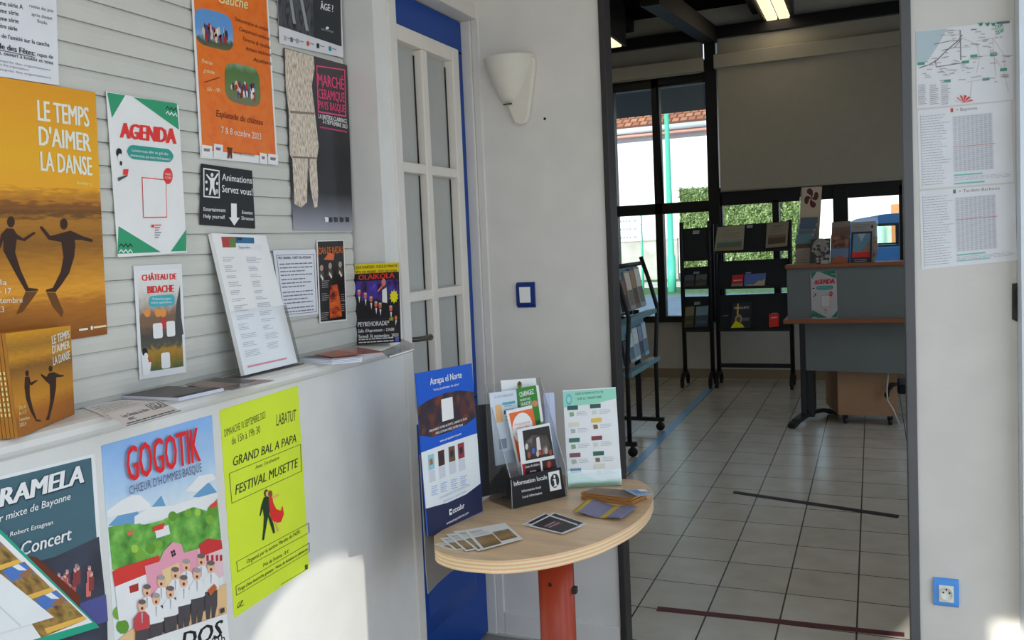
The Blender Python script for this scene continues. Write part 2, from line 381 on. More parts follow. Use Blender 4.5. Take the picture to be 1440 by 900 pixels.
# information room: dark roof deck, walls
MB().box((-3.2, YB+0.14, 3.82), (3.0, YF+0.1, 3.9)).build('ceiling', mat((9, 10, 11), 0.95, 1.0, spec=0.1, name='dark_roof_deck'), kind='structure')
b = MB()
for x in (-2.3, -1.0, 0.3, 1.6): b.box((x-0.05, YB+0.2, 3.70), (x+0.05, YF, 3.82))
for y in (5.2, 7.2): b.box((-3.0, y-0.04, 3.74), (2.9, y+0.04, 3.82))
b.build('trim_roof_joists', M_DARK2, kind='structure')
MB().box((-3.2, YB+0.14, 0), (-3.05, YF+0.1, 3.9)).build('wall_left', M_FARW, kind='structure')
b = MB(); b.box((2.85, YB+0.14, 0), (3.0, YF+0.1, 0.8)).box((2.85, YB+0.14, 2.6), (3.0, YF+0.1, 3.9)).box((2.85, YB+0.14, 0.8), (3.0, 5.0, 2.6)).box((2.85, 8.4, 0.8), (3.0, YF+0.1, 2.6))
b.build('wall_right', M_FARW, kind='structure')
MB().box((-3.2, YF, 0), (3.0, YF+0.12, 0.63)).box((-3.2, YF, 3.5), (3.0, YF+0.12, 3.9)).box((1.2, YF, 0.63), (3.0, YF+0.12, 3.5)).box((-3.2, YF, 0.63), (-2.75, YF+0.12, 3.5)).build('wall_front', M_FARW, kind='structure')
MB().box((-3.05, YF-0.012, 0), (2.85, YF, 0.10)).build('baseboard_front', mat((150, 135, 110), 0.5, 1.0), kind='structure')
# front glazing: members
b = MB(); y0, y1 = YF-0.04, YF+0.08
def bar(x0, z0, x1, z1, d=0): b.box((x0, y0-d, z0), (x1, y1, z1))
bar(-2.75, 3.50, 1.3, 3.62, 0.05)                       # head beam
bar(-1.525, 0.60, -1.412, 3.56, 0.04)                   # column
bar(-2.75, 0.60, -2.49, 3.4); bar(-2.085, 0.66, -2.005, 3.2); bar(-2.53, 1.755, -1.50, 1.868)
bar(-2.75, 0.60, 1.25, 0.665)
bar(-2.53, 3.08, -1.50, 3.22)
bar(-1.42, 1.805, 1.2, 1.99); bar(-1.42, 0.66, -1.395, 1.9); bar(-0.91, 0.66, -0.847, 1.83); bar(-0.345, 0.66, -0.212, 1.9, 0.02); bar(0.235, 0.66, 0.40, 1.9); bar(1.0, 0.66, 1.25, 3.4)
b.build('window_1', M_DARK2, kind='structure', bevel=0.004)
M_GL = glass_mat('window_glass', (0.93, 0.97, 0.95), 0.035)
for i, (x0, z0, x1, z1) in enumerate([(-2.49, 0.66, -2.085, 1.76), (-2.005, 0.66, -1.525, 1.76), (-2.49, 1.86, -2.085, 3.1), (-1.395, 0.66, -0.91, 1.81), (-0.847, 0.66, -0.345, 1.81), (-0.212, 0.66, 0.235, 1.81), (0.40, 0.66, 1.0, 1.81)]):
    MB().box((x0, YF+0.02, z0), (x1, YF+0.026, z1)).build('window_%d' % (i+2), M_GL, kind='structure')
# the opening casement, tipped inwards at the top, with its thin frame
q = [V((-2.0, YF-0.16, 3.08)), V((-1.53, YF-0.16, 3.08)), V((-1.53, YF-0.03, 1.87)), V((-2.0, YF-0.03, 1.87))]
MB().slab(q, (0, 0.006, 0)).build('window_9', glass_mat('casement_glass', (0.93, 0.97, 0.95), 0.10), kind='structure')
b = MB(); b.tube([q[0], q[3]], 0.012, 6).tube([q[0], q[1]], 0.012, 6); b.build('window_10', M_DARK2, kind='structure')
# rafter from the column head towards the entrance
A = at(1000, 50, 'y', YF-0.1); B = at(915, -8, 'y', 7.0)
b = MB(); b.sweep_bar([A, B], (1, 0, 0), 0.12, (0, 0, 1), 0.16); b.sweep_bar([A+V((-0.07, 0, -0.06)), B+V((-0.07, 0, -0.06))], (1, 0, 0), 0.02, (0, 0, 1), 0.03); b.build('trim_rafter', M_DARK, kind='structure')
# tapes stuck on the tiles
def floor_strip(name, label, px, colr, cat='tape', rough=0.5, h=0.0015):
    q = [at(x, y, 'z', 0.0005) for x, y in px]
    return MB().slab(q, (0, 0, h)).build(name, mat(colr, rough, 1.1), label=label, cat=cat)
floor_strip('floor_tape', 'dark red strip of tape on tiles nearest the opening', [(925, 853), (1271, 890), (1271, 896), (923, 859)], (92, 48, 56))
floor_strip('floor_tape', 'thin slanting purple-black strip of tape farther in on tiles', [(1032, 690.5), (1265, 724.5), (1263, 729), (1031, 694)], (58, 48, 62))
floor_strip('floor_strip', 'long pale blue strip along the floor towards the window racks', [(993, 546), (1003, 546), (890, 664), (876, 664)], (120, 176, 228), 'strip', 0.3)  # its pale blue also holds the windows' reflection, put into the colour

# ================================================================== DOOR
d = empty('door_1', (-1.40, 2.61, 0)); d['kind'] = 'structure'
M_BLUE = mat((0, 58, 134), 0.4, 1.35, spec=0.25, name='blue_gloss_paint')
x = -1.374
z1g, z0g, ya, yb_ = 2.228, 0.925, 2.622, 3.176
b = MB(); b.box((-1.415, 2.611, 0.008), (x, 3.234, z0g+0.01)).box((-1.415, 2.611, z1g-0.01), (x, 3.234, 2.338)).box((-1.415, 2.611, z0g), (x, ya+0.012, z1g)).box((-1.415, yb_-0.012, z0g), (x, 3.234, z1g))
b.build('leaf', M_BLUE, d, bevel=0.002)
# raised lower panel with a bevelled border
b = MB(); o_, i_ = (2.66, 3.135, 0.20, 0.86), (2.70, 3.095, 0.27, 0.80)
def rc(t, xx): return [V((xx, t[0], t[3])), V((xx, t[1], t[3])), V((xx, t[1], t[2])), V((xx, t[0], t[2]))]
vo, vi = rc(o_, x), rc(i_, x+0.016); b.add(vo+vi, [(4, 5, 6, 7)]+[(k, (k+1) % 4, 4+(k+1) % 4, 4+k) for k in range(4)]); b.build('panel', M_BLUE, d, fix=False)
M_GF = mat((186, 180, 172), 0.4, 1.7)
b = MB(); fw = 0.036; xo = x+0.012
b.box((x-0.03, ya+fw+0.0002, z1g-0.05), (xo-0.0005, yb_-fw-0.0202, z1g)).box((x-0.03, ya+fw+0.0002, z0g), (xo-0.0005, yb_-fw-0.0202, z0g+0.04)).box((x-0.03, ya, z0g), (xo, ya+fw, z1g)).box((x-0.03, yb_-fw-0.02, z0g), (xo, yb_, z1g))
b.build('glazing_frame', M_GF, d, bevel=0.004)
zr = [at(600, 239, 'x', x)[2], at(605, 414, 'x', x)[2]]
ym = 0.5*(at(588, 63, 'x', x)[1]+at(597, 63, 'x', x)[1])
for zz in zr: MB().box((x-0.03, ya+fw+0.0002, zz-0.017), (xo-0.004, yb_-fw-0.0202, zz+0.017)).build('glazing_bar', M_GF, d, bevel=0.005)
MB().box((x-0.031, ym-0.022, z0g+0.0402), (xo-0.002, ym+0.022, z1g-0.0502)).build('glazing_bar', M_GF, d, bevel=0.005)
M_FROST = mat((148, 149, 146), 0.3, 1.6, name='frosted_pane')
zs_ = [z1g-0.05, zr[0], zr[1], z0g+0.04]
for k in range(3):
    for a, c in ((ya+fw, ym), (ym, yb_-fw)):
        p = MB().box((x-0.028, a, zs_[k+1]), (x-0.022, c, zs_[k])).build('pane', M_FROST, d)
b = MB()
for k in range(3):
    for yy in (ym-0.026, yb_-fw-0.024):
        b.box((x-0.021, yy-0.0025, zs_[k+1]+0.02), (x-0.018, yy+0.0025, zs_[k]-0.02))
b.build('glazing_gasket', mat((40, 36, 34), 0.6, 1.0), d)
h = at(590, 478, 'x', -1.325); b = MB()
b.tube([V((-1.372, 2.632, h.z+0.004)), V((-1.335, 2.632, h.z+0.004)), V((-1.327, 2.645, h.z+0.003)), V((-1.325, 2.70, h.z+0.001)), V((-1.326, 2.745, h.z))], 0.009, 10, rs=[0.008, 0.008, 0.0085, 0.009, 0.011])
b.build('handle', mat((92, 84, 76), 0.35, 1.0, metal=0.8), d)

# ================================================================== ROLLER SHUTTER
b = MB(); sp = 0.0478; z = ZS+0.012; y0, y1 = 0.63, 2.448; k = 0
zt = 1.939 - 16*sp
while z < 2.85:
    nz = z+sp
    b.add([(-1.452, y0, z), (-1.4315, y0, z), (-1.4285, y0, z+0.018), (-1.4285, y0, z+0.030), (-1.4315, y0, nz-0.006), (-1.4355, y0, nz-0.001), (-1.452, y0, nz-0.001),
           (-1.452, y1, z), (-1.4315, y1, z), (-1.4285, y1, z+0.018), (-1.4285, y1, z+0.030), (-1.4315, y1, nz-0.006), (-1.4355, y1, nz-0.001), (-1.452, y1, nz-0.001)],
          [(i, i+1, i+8, i+7) for i in range(6)]+[tuple(range(6, -1, -1)), tuple(range(7, 14))])
    z = nz
sh = b.build('roller_shutter', mat((172, 172, 166), 0.5, 1.6, name='shutter_white'), label='white slatted roller shutter closed behind the posters above the ledge', cat='shutter')
MB().box((-1.46, y0, ZS+0.001), (-1.431, y1, ZS+0.0118)).build('bottom_bar', mat((150, 150, 145), 0.5, 1.5), sh)
MB().box((-1.475, y1+0.001, ZS+0.001), (-1.455, y1+0.017, 2.85)).build('dark_guide_strip', M_DARK2, sh)  # guide strip coloured near black for the shade in the edge gap

# ================================================================== WALL LAMP, SWITCH, SOCKET
lx = at(718, 82, 'y', YB)[0]; lz = 2.185
wl = empty('wall_lamp', (lx, YB, 2.0), 'white half-cone uplight fixed to the wall beside the blue door', 'lamp')
M_LAMP = mat((176, 171, 160), 0.4, 1.8)
b = MB(); prof = [(0.098, lz), (0.094, lz-0.006), (0.088, lz-0.03), (0.070, lz-0.085), (0.045, lz-0.14), (0.030, lz-0.165), (0.0, lz-0.167)]
b.lathe((lx-0.004, YB-0.001, 0), prof, (0, 0, 1), 28, a0=math.pi, a1=2*math.pi, up=(1, 0, 0))
b.lathe((lx-0.004, YB-0.001, 0), [(0.098, lz), (0.0905, lz-0.001), (0.06, lz-0.06), (0, lz-0.07)], (0, 0, 1), 28, a0=math.pi, a1=2*math.pi, up=(1, 0, 0))
b.build('shade', M_LAMP, wl)
b = MB(); pl = [(-0.085, lz-0.01), (0.10, lz-0.01), (0.099, lz-0.05), (0.068, lz-0.225), (0.055, lz-0.243), (0.03, lz-0.247), (0.012, lz-0.238), (-0.02, lz-0.15)]
b.slab([(lx+px, YB-0.028, pz) for px, pz in pl], (0, 0.0275, 0)); b.build('back_plate', M_LAMP, wl, bevel=0.006)
b = MB()
for k in range(5): b.box((lx-0.022+k*0.007, YB-0.040, lz-0.172), (lx-0.0185+k*0.007, YB-0.030, lz-0.167))
b.build('vent_slots', mat((90, 84, 74), 0.6, 1.0), wl)
MB().lathe(at(766, 167, 'y', YB-0.001), [(0.0, 0.0), (0.005, 0.0), (0.005, 0.0009)], (0, 1, 0), 12).build('wall_plug', mat((30, 24, 22), 0.8, 1.0), label='tiny dark screw plug in the white wall below the uplight', cat='plug')
def plate(name, label, cat, px, blue):
    q = quad_on('y', YB-0.001, px); x0, x1 = q[0].x, q[1].x; z1, z0 = q[0].z, q[3].z
    e = empty(name, ((x0+x1)/2, YB, z0), label, cat)
    b = MB(); wv, hv = x1-x0, z1-z0
    pr = [(0, 0), (0.006, 0.05), (0.0115, 0.13), (0.0115, 0.87), (0.006, 0.95), (0, 1)]
    b.slab([(x0, YB-0.001-d, z0+hv*t) for d, t in pr], (wv, 0, 0)); b.build('frame', mat(blue, 0.2, 1.5, name='blue_plastic'), e, bevel=0.0015)
    return e, x0, x1, z0, z1
e, x0, x1, z0, z1 = plate('light_switch', 'square light switch with blue surround on the wall above the table', 'switch', [(726.5, 397), (752.5, 396.5), (753, 432), (727, 433)], (16, 42, 104))
cx, cz = (x0+x1)/2, (z0+z1)/2
MB().slab([(cx-0.022, YB-0.0148, cz-0.028), (cx-0.022, YB-0.0185, cz+0.03), (cx-0.022, YB-0.009, cz+0.03), (cx-0.022, YB-0.009, cz-0.028)], (0.042, 0, 0)).build('rocker', mat((205, 205, 200), 0.4, 1.5), e, bevel=0.001)
e, x0, x1, z0, z1 = plate('power_socket', 'white power socket with shiny blue surround low on right wall', 'socket', [(1312, 811), (1348, 814), (1348, 854), (1312.5, 851)], (78, 136, 205))
cx, cz = (x0+x1)/2+0.0005, (z0+z1)/2
M_SW = mat((212, 212, 200), 0.4, 1.35)
MB().box((cx-0.021, YB-0.0165, cz-0.027), (cx+0.020, YB-0.011, cz+0.026)).build('insert', M_SW, e, bevel=0.001)
b = MB().lathe((cx, YB-0.0166, cz), [(0.0185, 0), (0.0185, -0.004), (0.016, -0.0045), (0.015, 0.0), (0, 0.0)], (0, 1, 0), 24)
for v_ in b.v: v_.z = cz+(v_.z-cz)*1.2
b.build('round_well', M_SW, e)
b = MB()
for dx in (-0.0085, 0.0085): b.lathe((cx+dx, YB-0.0167, cz+0.004), [(0.0, -0.0008), (0.0027, -0.0008), (0.0027, 0)], (0, 1, 0), 10)
b.box((cx-0.0015, YB-0.0205, cz+0.012), (cx+0.0015, YB-0.0167, cz+0.019)); b.build('pin_holes', mat((40, 38, 30), 0.5, 1.0), e)
q = quad_on('y', YB-0.001, [(1423, 399), (1430, 398), (1430, 452), (1423, 449)])
lp = MB().slab(q, (0, -0.006, 0)).build('latch_plate', mat((52, 54, 52), 0.4, 1.0, metal=0.4), label='small black metal latch plate at the edge of the right wall', cat='latch', bevel=0.001)
MB().box((q[0].x+0.005, YB-0.0085, q[3].z+0.03), (q[1].x-0.001, YB-0.0071, q[0].z-0.02)).build('slot', mat((24, 26, 26), 0.5, 1.0), lp)

# ================================================================== POSTERS ON THE SHUTTER
def wall_sheet(name, label, cat, px, paper, **k): return Sheet(name, label, cat, quad_on('x', XS, px), paper, **k)
def saw(s, x0, y0, x1, y1, n, amp, wd, c):
    pts = [(x0+(x1-x0)*i/(2*n), y0+(y1-y0)*i/(2*n)+(amp if i % 2 else 0)) for i in range(2*n+1)]
    s.pp(pts+[(x, y+wd) for x, y in reversed(pts)], c)

s = wall_sheet('notice', 'white typed tournament notice above the yellow dance poster', 'notice', [(-112, -88), (78, -40), (83, 120), (-103, 92)], (196, 197, 206))
s.part('lettering'); K = (40, 40, 46)
for tx, a in (('me série A', (0, 7, 32, 13)), ('ème série', (-3, 17, 26, 22.5)), ('ème série', (-3, 28, 26, 33)), ('ère série', (0, 39, 24, 44))): s.t(tx, *a, 6.5, K, 0, 0.02)
for tx, a in (('remise des prix', (41, 10, 75, 18)), ('après chaque', (44, 22, 73, 28)), ('finale', (52, 31.5, 66, 35))): s.t(tx, *a, 4.8, (80, 80, 90))
s.t("t de l'amitié sur la cancha", -3, 52, 69, 66, 6, K, 0, 0.01)
s.t('Salle des Fêtes:', -12, 66, 49, 79, 8, K, 0, 0.03); s.pp([(-12, 67.5), (49, 80.5), (49, 81.5), (-12, 68.5)], K)
s.t('repas de', 52, 79, 74, 83, 5.5, K, 0, 0.01); s.t('tournoi, ouvert à toutes et tous', -24, 72, 74, 91, 5.5, K, 0, 0.01)
for a in ((-40, 79, 70, 100), (-40, 84, 40, 100), (-40, 92, 71, 111)): s.t('Inscriptions auprès des organisateurs', *a, 3.2, (110, 110, 120))
s.done()

M_GOLDSEA = ramp_mat('printed_gold_sea', [(0.0, (196, 132, 18)), (0.30, (214, 148, 22)), (0.40, (206, 142, 26)), (0.42, (172, 116, 26)), (0.455, (150, 96, 24)), (0.465, (118, 72, 22)), (0.50, (92, 58, 20)), (0.53, (150, 100, 26)), (0.62, (122, 78, 20)), (0.72, (168, 112, 26)), (0.80, (196, 134, 34)), (0.86, (150, 92, 20)), (1.0, (118, 66, 16))], (3, 26), 0.10, 'v', 3.0)
s = wall_sheet('poster', 'large yellow dance festival poster with two dancers silhouetted on a beach', 'poster', [(-95, 93), (134, 130), (151, 470), (-85, 505)], M_GOLDSEA)
s.part('dancers'); DK = (46, 24, 14)
z3 = lambda L: [(a/2.647, 280+b_/2.647) for a, b_ in L]
s.ellp(15.2, 312, 5.6, 8, DK)
s.pp(z3([(24, 108), (50, 110), (62, 130), (86, 146), (126, 121), (133, 127), (92, 157), (62, 150), (56, 198), (76, 262), (106, 330), (140, 334), (142, 341), (95, 343), (60, 282), (30, 226), (12, 192), (12, 150), (2, 182), (-6, 176), (4, 130)]), DK)
s.ellp(89.6, 315, 5.4, 8, DK)
s.pp(z3([(222, 128), (262, 117), (310, 139), (345, 150), (343, 160), (300, 152), (277, 152), (280, 168), (276, 215), (257, 276), (226, 322), (206, 346), (170, 345), (172, 337), (196, 330), (226, 270), (236, 215), (228, 160), (212, 157), (180, 151), (148, 108), (150, 100), (160, 104), (187, 137)]), DK)
s.pp(z3([(95, 344), (140, 343), (120, 372), (84, 420), (60, 430)]), (92, 54, 16)); s.pp(z3([(172, 347), (206, 348), (236, 420), (230, 440), (196, 400)]), (92, 54, 16))
s.part('lettering'); CR = (240, 226, 190)
s.t('LE TEMPS', 53.3, 169.3, 125, 178.5, 28.5, CR, 0, 0.035); s.t("D'AIMER", 55, 204, 127.3, 213.5, 26.5, CR, 0, 0.035); s.t('LA DANSE', 57.3, 240, 129, 247, 27, CR, 0, 0.035); s.t('BIARRITZ', 108, 259, 130, 262, 4, (232, 200, 120))
for tx, a in (('la', (0, 401, 9, 401)), ('- 17', (-2, 413.5, 15, 413)), ('Septembre', (-17, 427, 31, 425.5)), ('2023', (-15, 439.5, 5, 439))): s.t(tx, *a, 8, CR)
s.rect(0.80, 0.962, 0.86, 0.97, CR); s.rect(0.88, 0.957, 0.895, 0.972, CR); s.rect(0.90, 0.96, 0.99, 0.968, (210, 190, 150))
s.done()

TEAL, GRN, RED = (38, 132, 122), (40, 134, 96), (196, 48, 44)
def agenda(s, px):
    """px maps the first poster's photo coordinates onto this sheet"""
    s.part('corner_triangle')
    for L in ([(150.5, 130), (176, 134), (157.3, 165.7)], [(187.3, 136.7), (248.5, 145.7), (251.7, 182.7)], [(166.5, 318), (226, 354.5), (165, 357)], [(261.8, 322.5), (261.8, 353), (240, 353.5)]): s.poly([px(*p) for p in L], GRN)
    def sw(x0, y0, x1, y1, c):
        pts = [(x0+(x1-x0)*i/6, y0+(y1-y0)*i/6+(-4 if i % 2 else 0)) for i in range(7)]; s.poly([px(*p) for p in pts]+[px(x, y+2.2) for x, y in reversed(pts)], c)
    sw(233, 152, 249, 156, BLACK); sw(233, 159, 249, 163, WHITE); sw(167, 346, 186, 346, BLACK); sw(167, 354, 186, 354, WHITE)
    s.part('lettering')
    vs, fs = glyphs('AGENDA'); lo = min(p[0] for p in vs); hi = max(p[0] for p in vs)
    for o_ in (-0.08, -0.04, 0, 0.04, 0.08): s._add([px(169.5+77*(x-lo+o_)/(hi-lo), 193.5+9*(x-lo)/(hi-lo)-y/CAP*21) for x, y in vs], fs, RED)
    s.part('banner'); u0, v0 = px(177.5, 203); u1, v1 = px(244, 229); s.rr(u0, v0, u1, v1, 0.09, 0.055, TEAL)
    def tx(t, x0, y0, x1, y1, h, c):
        vs, fs = glyphs(t); lo = min(p[0] for p in vs); hi = max(p[0] for p in vs)
        s._add([px(x0+(x1-x0)*(x-lo)/(hi-lo), y0+(y1-y0)*(x-lo)/(hi-lo)-y/CAP*h) for x, y in vs], fs, c)
    tx('Laissez-vous aller au gré des', 185, 213, 236, 218.5, 4, WHITE); tx('évènements qui vous intéressent !', 183, 220, 240, 226, 4, WHITE)
    s.part('code_frame'); c = [(199, 249), (233, 252.5), (234.5, 306), (201, 306.5)]
    def shrink(L, k): mx = sum(p[0] for p in L)/4; my = sum(p[1] for p in L)/4; return [px(mx+(a-mx)*k, my+(b_-my)*k) for a, b_ in L]
    s.poly(shrink(c, 1.0), RED); s.poly(shrink(c, 0.95), WHITE)
    s.part('red_dot'); n = 16; s.poly([px(235.7+6.5*math.cos(2*math.pi*k/n), 247.5+11.5*math.sin(2*math.pi*k/n)) for k in range(n)], RED)
    tx('SCANNEZ', 231.5, 246, 240, 247, 3, WHITE); tx('CE CODE', 231.5, 251, 240, 252, 3, WHITE)
    s.part('figure'); s.poly([px(166.7+4*math.cos(k*0.4), 214.5+6*math.sin(k*0.4)) for k in range(16)], BLACK); s.poly([px(168+3.2*math.cos(k*0.4), 222+6*math.sin(k*0.4)) for k in range(16)], (214, 206, 200))
    s.poly([px(*p) for p in ((173, 238), (180, 238), (179, 246), (172.5, 246))], RED); s.poly([px(*p) for p in ((165, 250), (178, 246), (179, 247.5), (166, 255))], (70, 70, 74)); s.poly([px(*p) for p in ((168, 226), (171, 228), (170.5, 233), (168, 232))], BLACK)
    s.part('logo'); s.poly([px(*p) for p in ((212, 316), (216, 316), (216, 320), (212, 320))], RED)
    for k in range(6): s.poly([px(*p) for p in ((217, 316+k*3.5), (226-(k % 3)*2, 316+k*3.5), (226-(k % 3)*2, 317.4+k*3.5), (217, 317.4+k*3.5))], RED if k < 2 else (120, 120, 126))
s = wall_sheet('poster', 'white and green events agenda poster taped to the slatted shutter', 'poster', [(149, 128), (251, 148), (263, 355), (166, 362)], (206, 207, 214)); AG = s
agenda(s, s.uv); s.done()

M_CASTLE = ramp_mat('printed_castle', [(0.0, (206, 206, 208)), (0.22, (190, 188, 186)), (0.36, (156, 146, 136)), (0.44, (120, 92, 72)), (0.55, (96, 74, 62)), (0.64, (64, 60, 56)), (0.72, (70, 70, 60)), (0.76, (150, 112, 36)), (0.85, (120, 98, 32)), (0.93, (70, 84, 40)), (1.0, (52, 56, 40))], (6, 9), 0.16, 'v', 2.0)
s = wall_sheet('poster', 'small castle visit poster with red title below the white agenda poster', 'poster', [(187.8, 374), (255.4, 370.7), (262, 523.7), (196.5, 534)], (196, 197, 200))
s.part('picture'); s.rect(0.06, 0.045, 0.94, 0.94, M_CASTLE)
s.pp([(247, 432), (253, 400), (254, 440), (258, 470), (246, 474)], (62, 62, 62)); s.pp([(196, 449), (200, 440), (206, 447), (222, 442), (226, 447), (246, 440), (247, 455), (197, 460)], (108, 84, 66))
for x in (207, 222, 229): s.ellp(x, 440, 4.5, 6, (200, 128, 60))
s.pp([(226, 448), (233, 446), (233, 462), (226, 463)], (176, 48, 50))
s.part('lettering'); s.t('CHÂTEAU DE', 199.5, 395, 247.5, 392.6, 8.5, (190, 40, 36), 0, 0.06); s.t('BIDACHE', 207.5, 412.5, 243.7, 410.3, 10, (190, 40, 36), 0, 0.06)
s.part('banner'); a, b_ = s.uv(208.5, 416.5), s.uv(245.5, 429); s.rr(a[0], a[1], b_[0], b_[1], 0.07, 0.04, (60, 150, 160)); s.t('Téléchargez', 213, 422, 240, 421, 3, WHITE); s.t('notre application', 212, 427, 241, 426, 3, WHITE)
s.part('code_frame')
for a in ((214, 455, 228.5, 475), (233, 452, 246, 472.5), (225.5, 496.5, 239, 517)):
    p, q = s.uv(a[0], a[1]), s.uv(a[2], a[3]); s.rr(p[0], p[1], q[0], q[1], 0.04, 0.02, (214, 214, 214))
s.part('figure'); s.pp([(198, 495), (203, 490), (207, 505), (212, 510), (210, 526), (200, 529)], (216, 216, 218)); s.ellp(203, 495, 4, 6, BLACK); s.ellp(204.5, 501, 3, 5, (216, 210, 206)); s.pp([(208, 505), (211, 504.5), (211, 509), (208, 509.5)], RED)
s.done()

M_ORANGE = ramp_mat('printed_orange', [(0.3, (198, 88, 22)), (0.5, (212, 100, 26)), (0.7, (204, 106, 40))], (3, 6), 0, 'n', 3.0)
M_FAIR = ramp_mat('printed_fair_photo', [(0.0, (58, 110, 170)), (0.44, (84, 132, 186)), (0.475, (110, 150, 190)), (0.49, (60, 74, 44)), (0.52, (96, 90, 60)), (1.0, (120, 124, 66))], (8, 8), 0.06, 'v', 1.5)
M_CAMP = ramp_mat('printed_camp_photo', [(0.0, (190, 200, 204)), (0.52, (150, 176, 150)), (0.60, (70, 100, 52)), (0.68, (84, 110, 64)), (0.76, (110, 96, 80)), (1.0, (150, 150, 90))], (8, 8), 0.06, 'v', 1.5)
s = wall_sheet('poster', 'tall orange medieval fair poster with two rounded photos', 'poster', [(263.5, -110), (372, -80), (391, 232), (282, 222)], (206, 204, 204))
s.part('background'); s.rect(0.025, 0.0, 0.975, 0.965, M_ORANGE)
PEO = [(150, 30, 30), (40, 40, 60), (190, 170, 150), (90, 40, 30), (60, 60, 110), (210, 205, 200)]
def rounded_photo(s, px, m_, seed, n=48):
    uvs = [s.uv(*p) for p in px]; out = []
    for k in range(28):
        c_, s_ = math.cos(2*math.pi*k/28), math.sin(2*math.pi*k/28); a = 0.5+0.5*math.copysign(abs(c_)**0.5, c_); b_ = 0.5+0.5*math.copysign(abs(s_)**0.5, s_)
        out.append(tuple((uvs[0][i]*(1-a)+uvs[1][i]*a)*(1-b_)+(uvs[3][i]*(1-a)+uvs[2][i]*a)*b_ for i in (0, 1)))
    s.poly(out, m_); r = random.Random(seed)
    us = [p[0] for p in uvs]; vs_ = [p[1] for p in uvs]; u0, u1, v0, v1 = min(us), max(us), min(vs_), max(vs_)
    s.crowd(u0+0.18*(u1-u0), v0+0.48*(v1-v0), u1-0.18*(u1-u0), v1-0.26*(v1-v0), n, PEO, 0.014, 0.017, seed)
s.part('photo'); rounded_photo(s, [(272.5, 8), (326, 22), (329, 74), (275.5, 62)], M_FAIR, 3); rounded_photo(s, [(315, 86), (364, 96), (367, 152.5), (317, 142)], M_CAMP, 5)
s.part('lettering'); YE, BR_ = (244, 208, 150), (92, 36, 14)
s.t('Gauche', 307, 3.5, 348, 13, 15, YE, 0.25, 0.01)
for tx, a in (('Démonstration de combats', (329.7, 29, 377, 44.5)), ('Campement médiéval', (336, 43, 379, 57.5)), ('Taverne & ripailles', (341, 57, 380, 69.5)), ('Artisans médiévaux', (345, 70.5, 381.5, 80)), ('Ateliers', (354.6, 86, 381.5, 92))): s.t(tx, *a, 5.5, BR_, 0.3)
s.t('Entrée', 282.7, 88, 298, 92, 5.5, YE, 0.3); s.t('gratuite', 285, 101, 301, 105, 5.5, YE, 0.3); s.t('10h - 18h', 290, 128, 309, 130, 5.5, YE, 0.3)
s.pp([(286, 115.5), (308, 108.5), (308.3, 109.6), (286.3, 116.6)], BR_)
s.t('Esplanade du château', 303.3, 163.5, 369.5, 176.5, 9, (84, 26, 12), 0.25, 0.0); s.t('7 & 8 octobre 2023', 310.6, 187, 366.5, 196.5, 9, (250, 226, 190), 0.1, 0.0)
s.part('logo')
for a in ((282.5, 203.5, 297.5, 220), (299.5, 202, 312.5, 222), (364, 214.5, 374.5, 230), (376, 216, 390, 231)):
    s.pp([(a[0], a[1]), (a[2], a[1]+2), (a[2], a[3]+1.5), (a[0], a[3])], (214, 212, 210)); s.pp([(a[0]+3, a[1]+5), (a[2]-3, a[1]+6), (a[2]-4, a[1]+10), (a[0]+3, a[1]+9)], (120, 100, 100))
s.pp([(318.5, 207), (326, 208), (325, 212), (325.5, 223), (323.5, 223), (322.5, 215), (321, 223), (319, 222.5), (320, 212)], BR_); s.t("les écuyers du château", 328, 216.5, 357, 220.5, 4.5, BR_, 0.2)
s.done()

s = wall_sheet('sign', 'black entertainment sign with white arrow pointing down to the ledge', 'sign', [(283, 230), (354.6, 240), (359, 321.6), (281, 316)], (24, 25, 28))
s.part('icon'); ic = [(285.7, 236), (308.5, 239.5), (309, 279), (286, 277)]; s.pp(ic, WHITE); s.pp([(287.2, 238), (307.3, 241.2), (307.6, 277), (287.4, 275.2)], (26, 27, 30))
s.ellp(298, 246, 2, 3, WHITE); s.pp([(295.5, 250), (301, 250), (306, 243), (307, 245), (301.5, 255), (301, 262), (303.5, 274), (301, 274), (298, 264), (296, 274), (293.5, 274), (295.5, 262), (295, 254), (289.5, 246), (290.5, 244.5)], WHITE)
for x, y in ((290, 256), (290.5, 266), (305, 258)): s.ellp(x, y, 1.6, 2.2, WHITE)
for k in range(14):
    a = k*0.75; s.ellp(304.5+math.cos(a)*(0.4+0.16*k), 269+math.sin(a)*(0.6+0.25*k), 0.6, 0.8, WHITE, False)
s.part('lettering')
s.t('Animations', 312, 253.5, 354, 258.5, 9.5, WHITE, 0, 0.01); s.t('Servez vous!', 312, 270, 355, 275, 10, WHITE, 0, 0.01); s.t('Entertainment', 285.7, 296.6, 316.8, 298.3, 5.5, WHITE, 0, 0.01); s.t('Help yourself', 285.7, 306.4, 315.7, 308, 5.5, WHITE, 0, 0.01)
s.t('Eventos', 340, 300.8, 354.8, 301.8, 5, WHITE, 0, 0.01); s.t('Sírvanse', 339, 309, 356, 310.3, 5, WHITE, 0, 0.01)
s.part('arrow'); s.pp([(324.2, 286), (332.2, 286.5), (332.4, 306), (336.5, 306.2), (328.8, 317.5), (321.2, 305.6), (324.4, 305.8)], WHITE)
s.done()

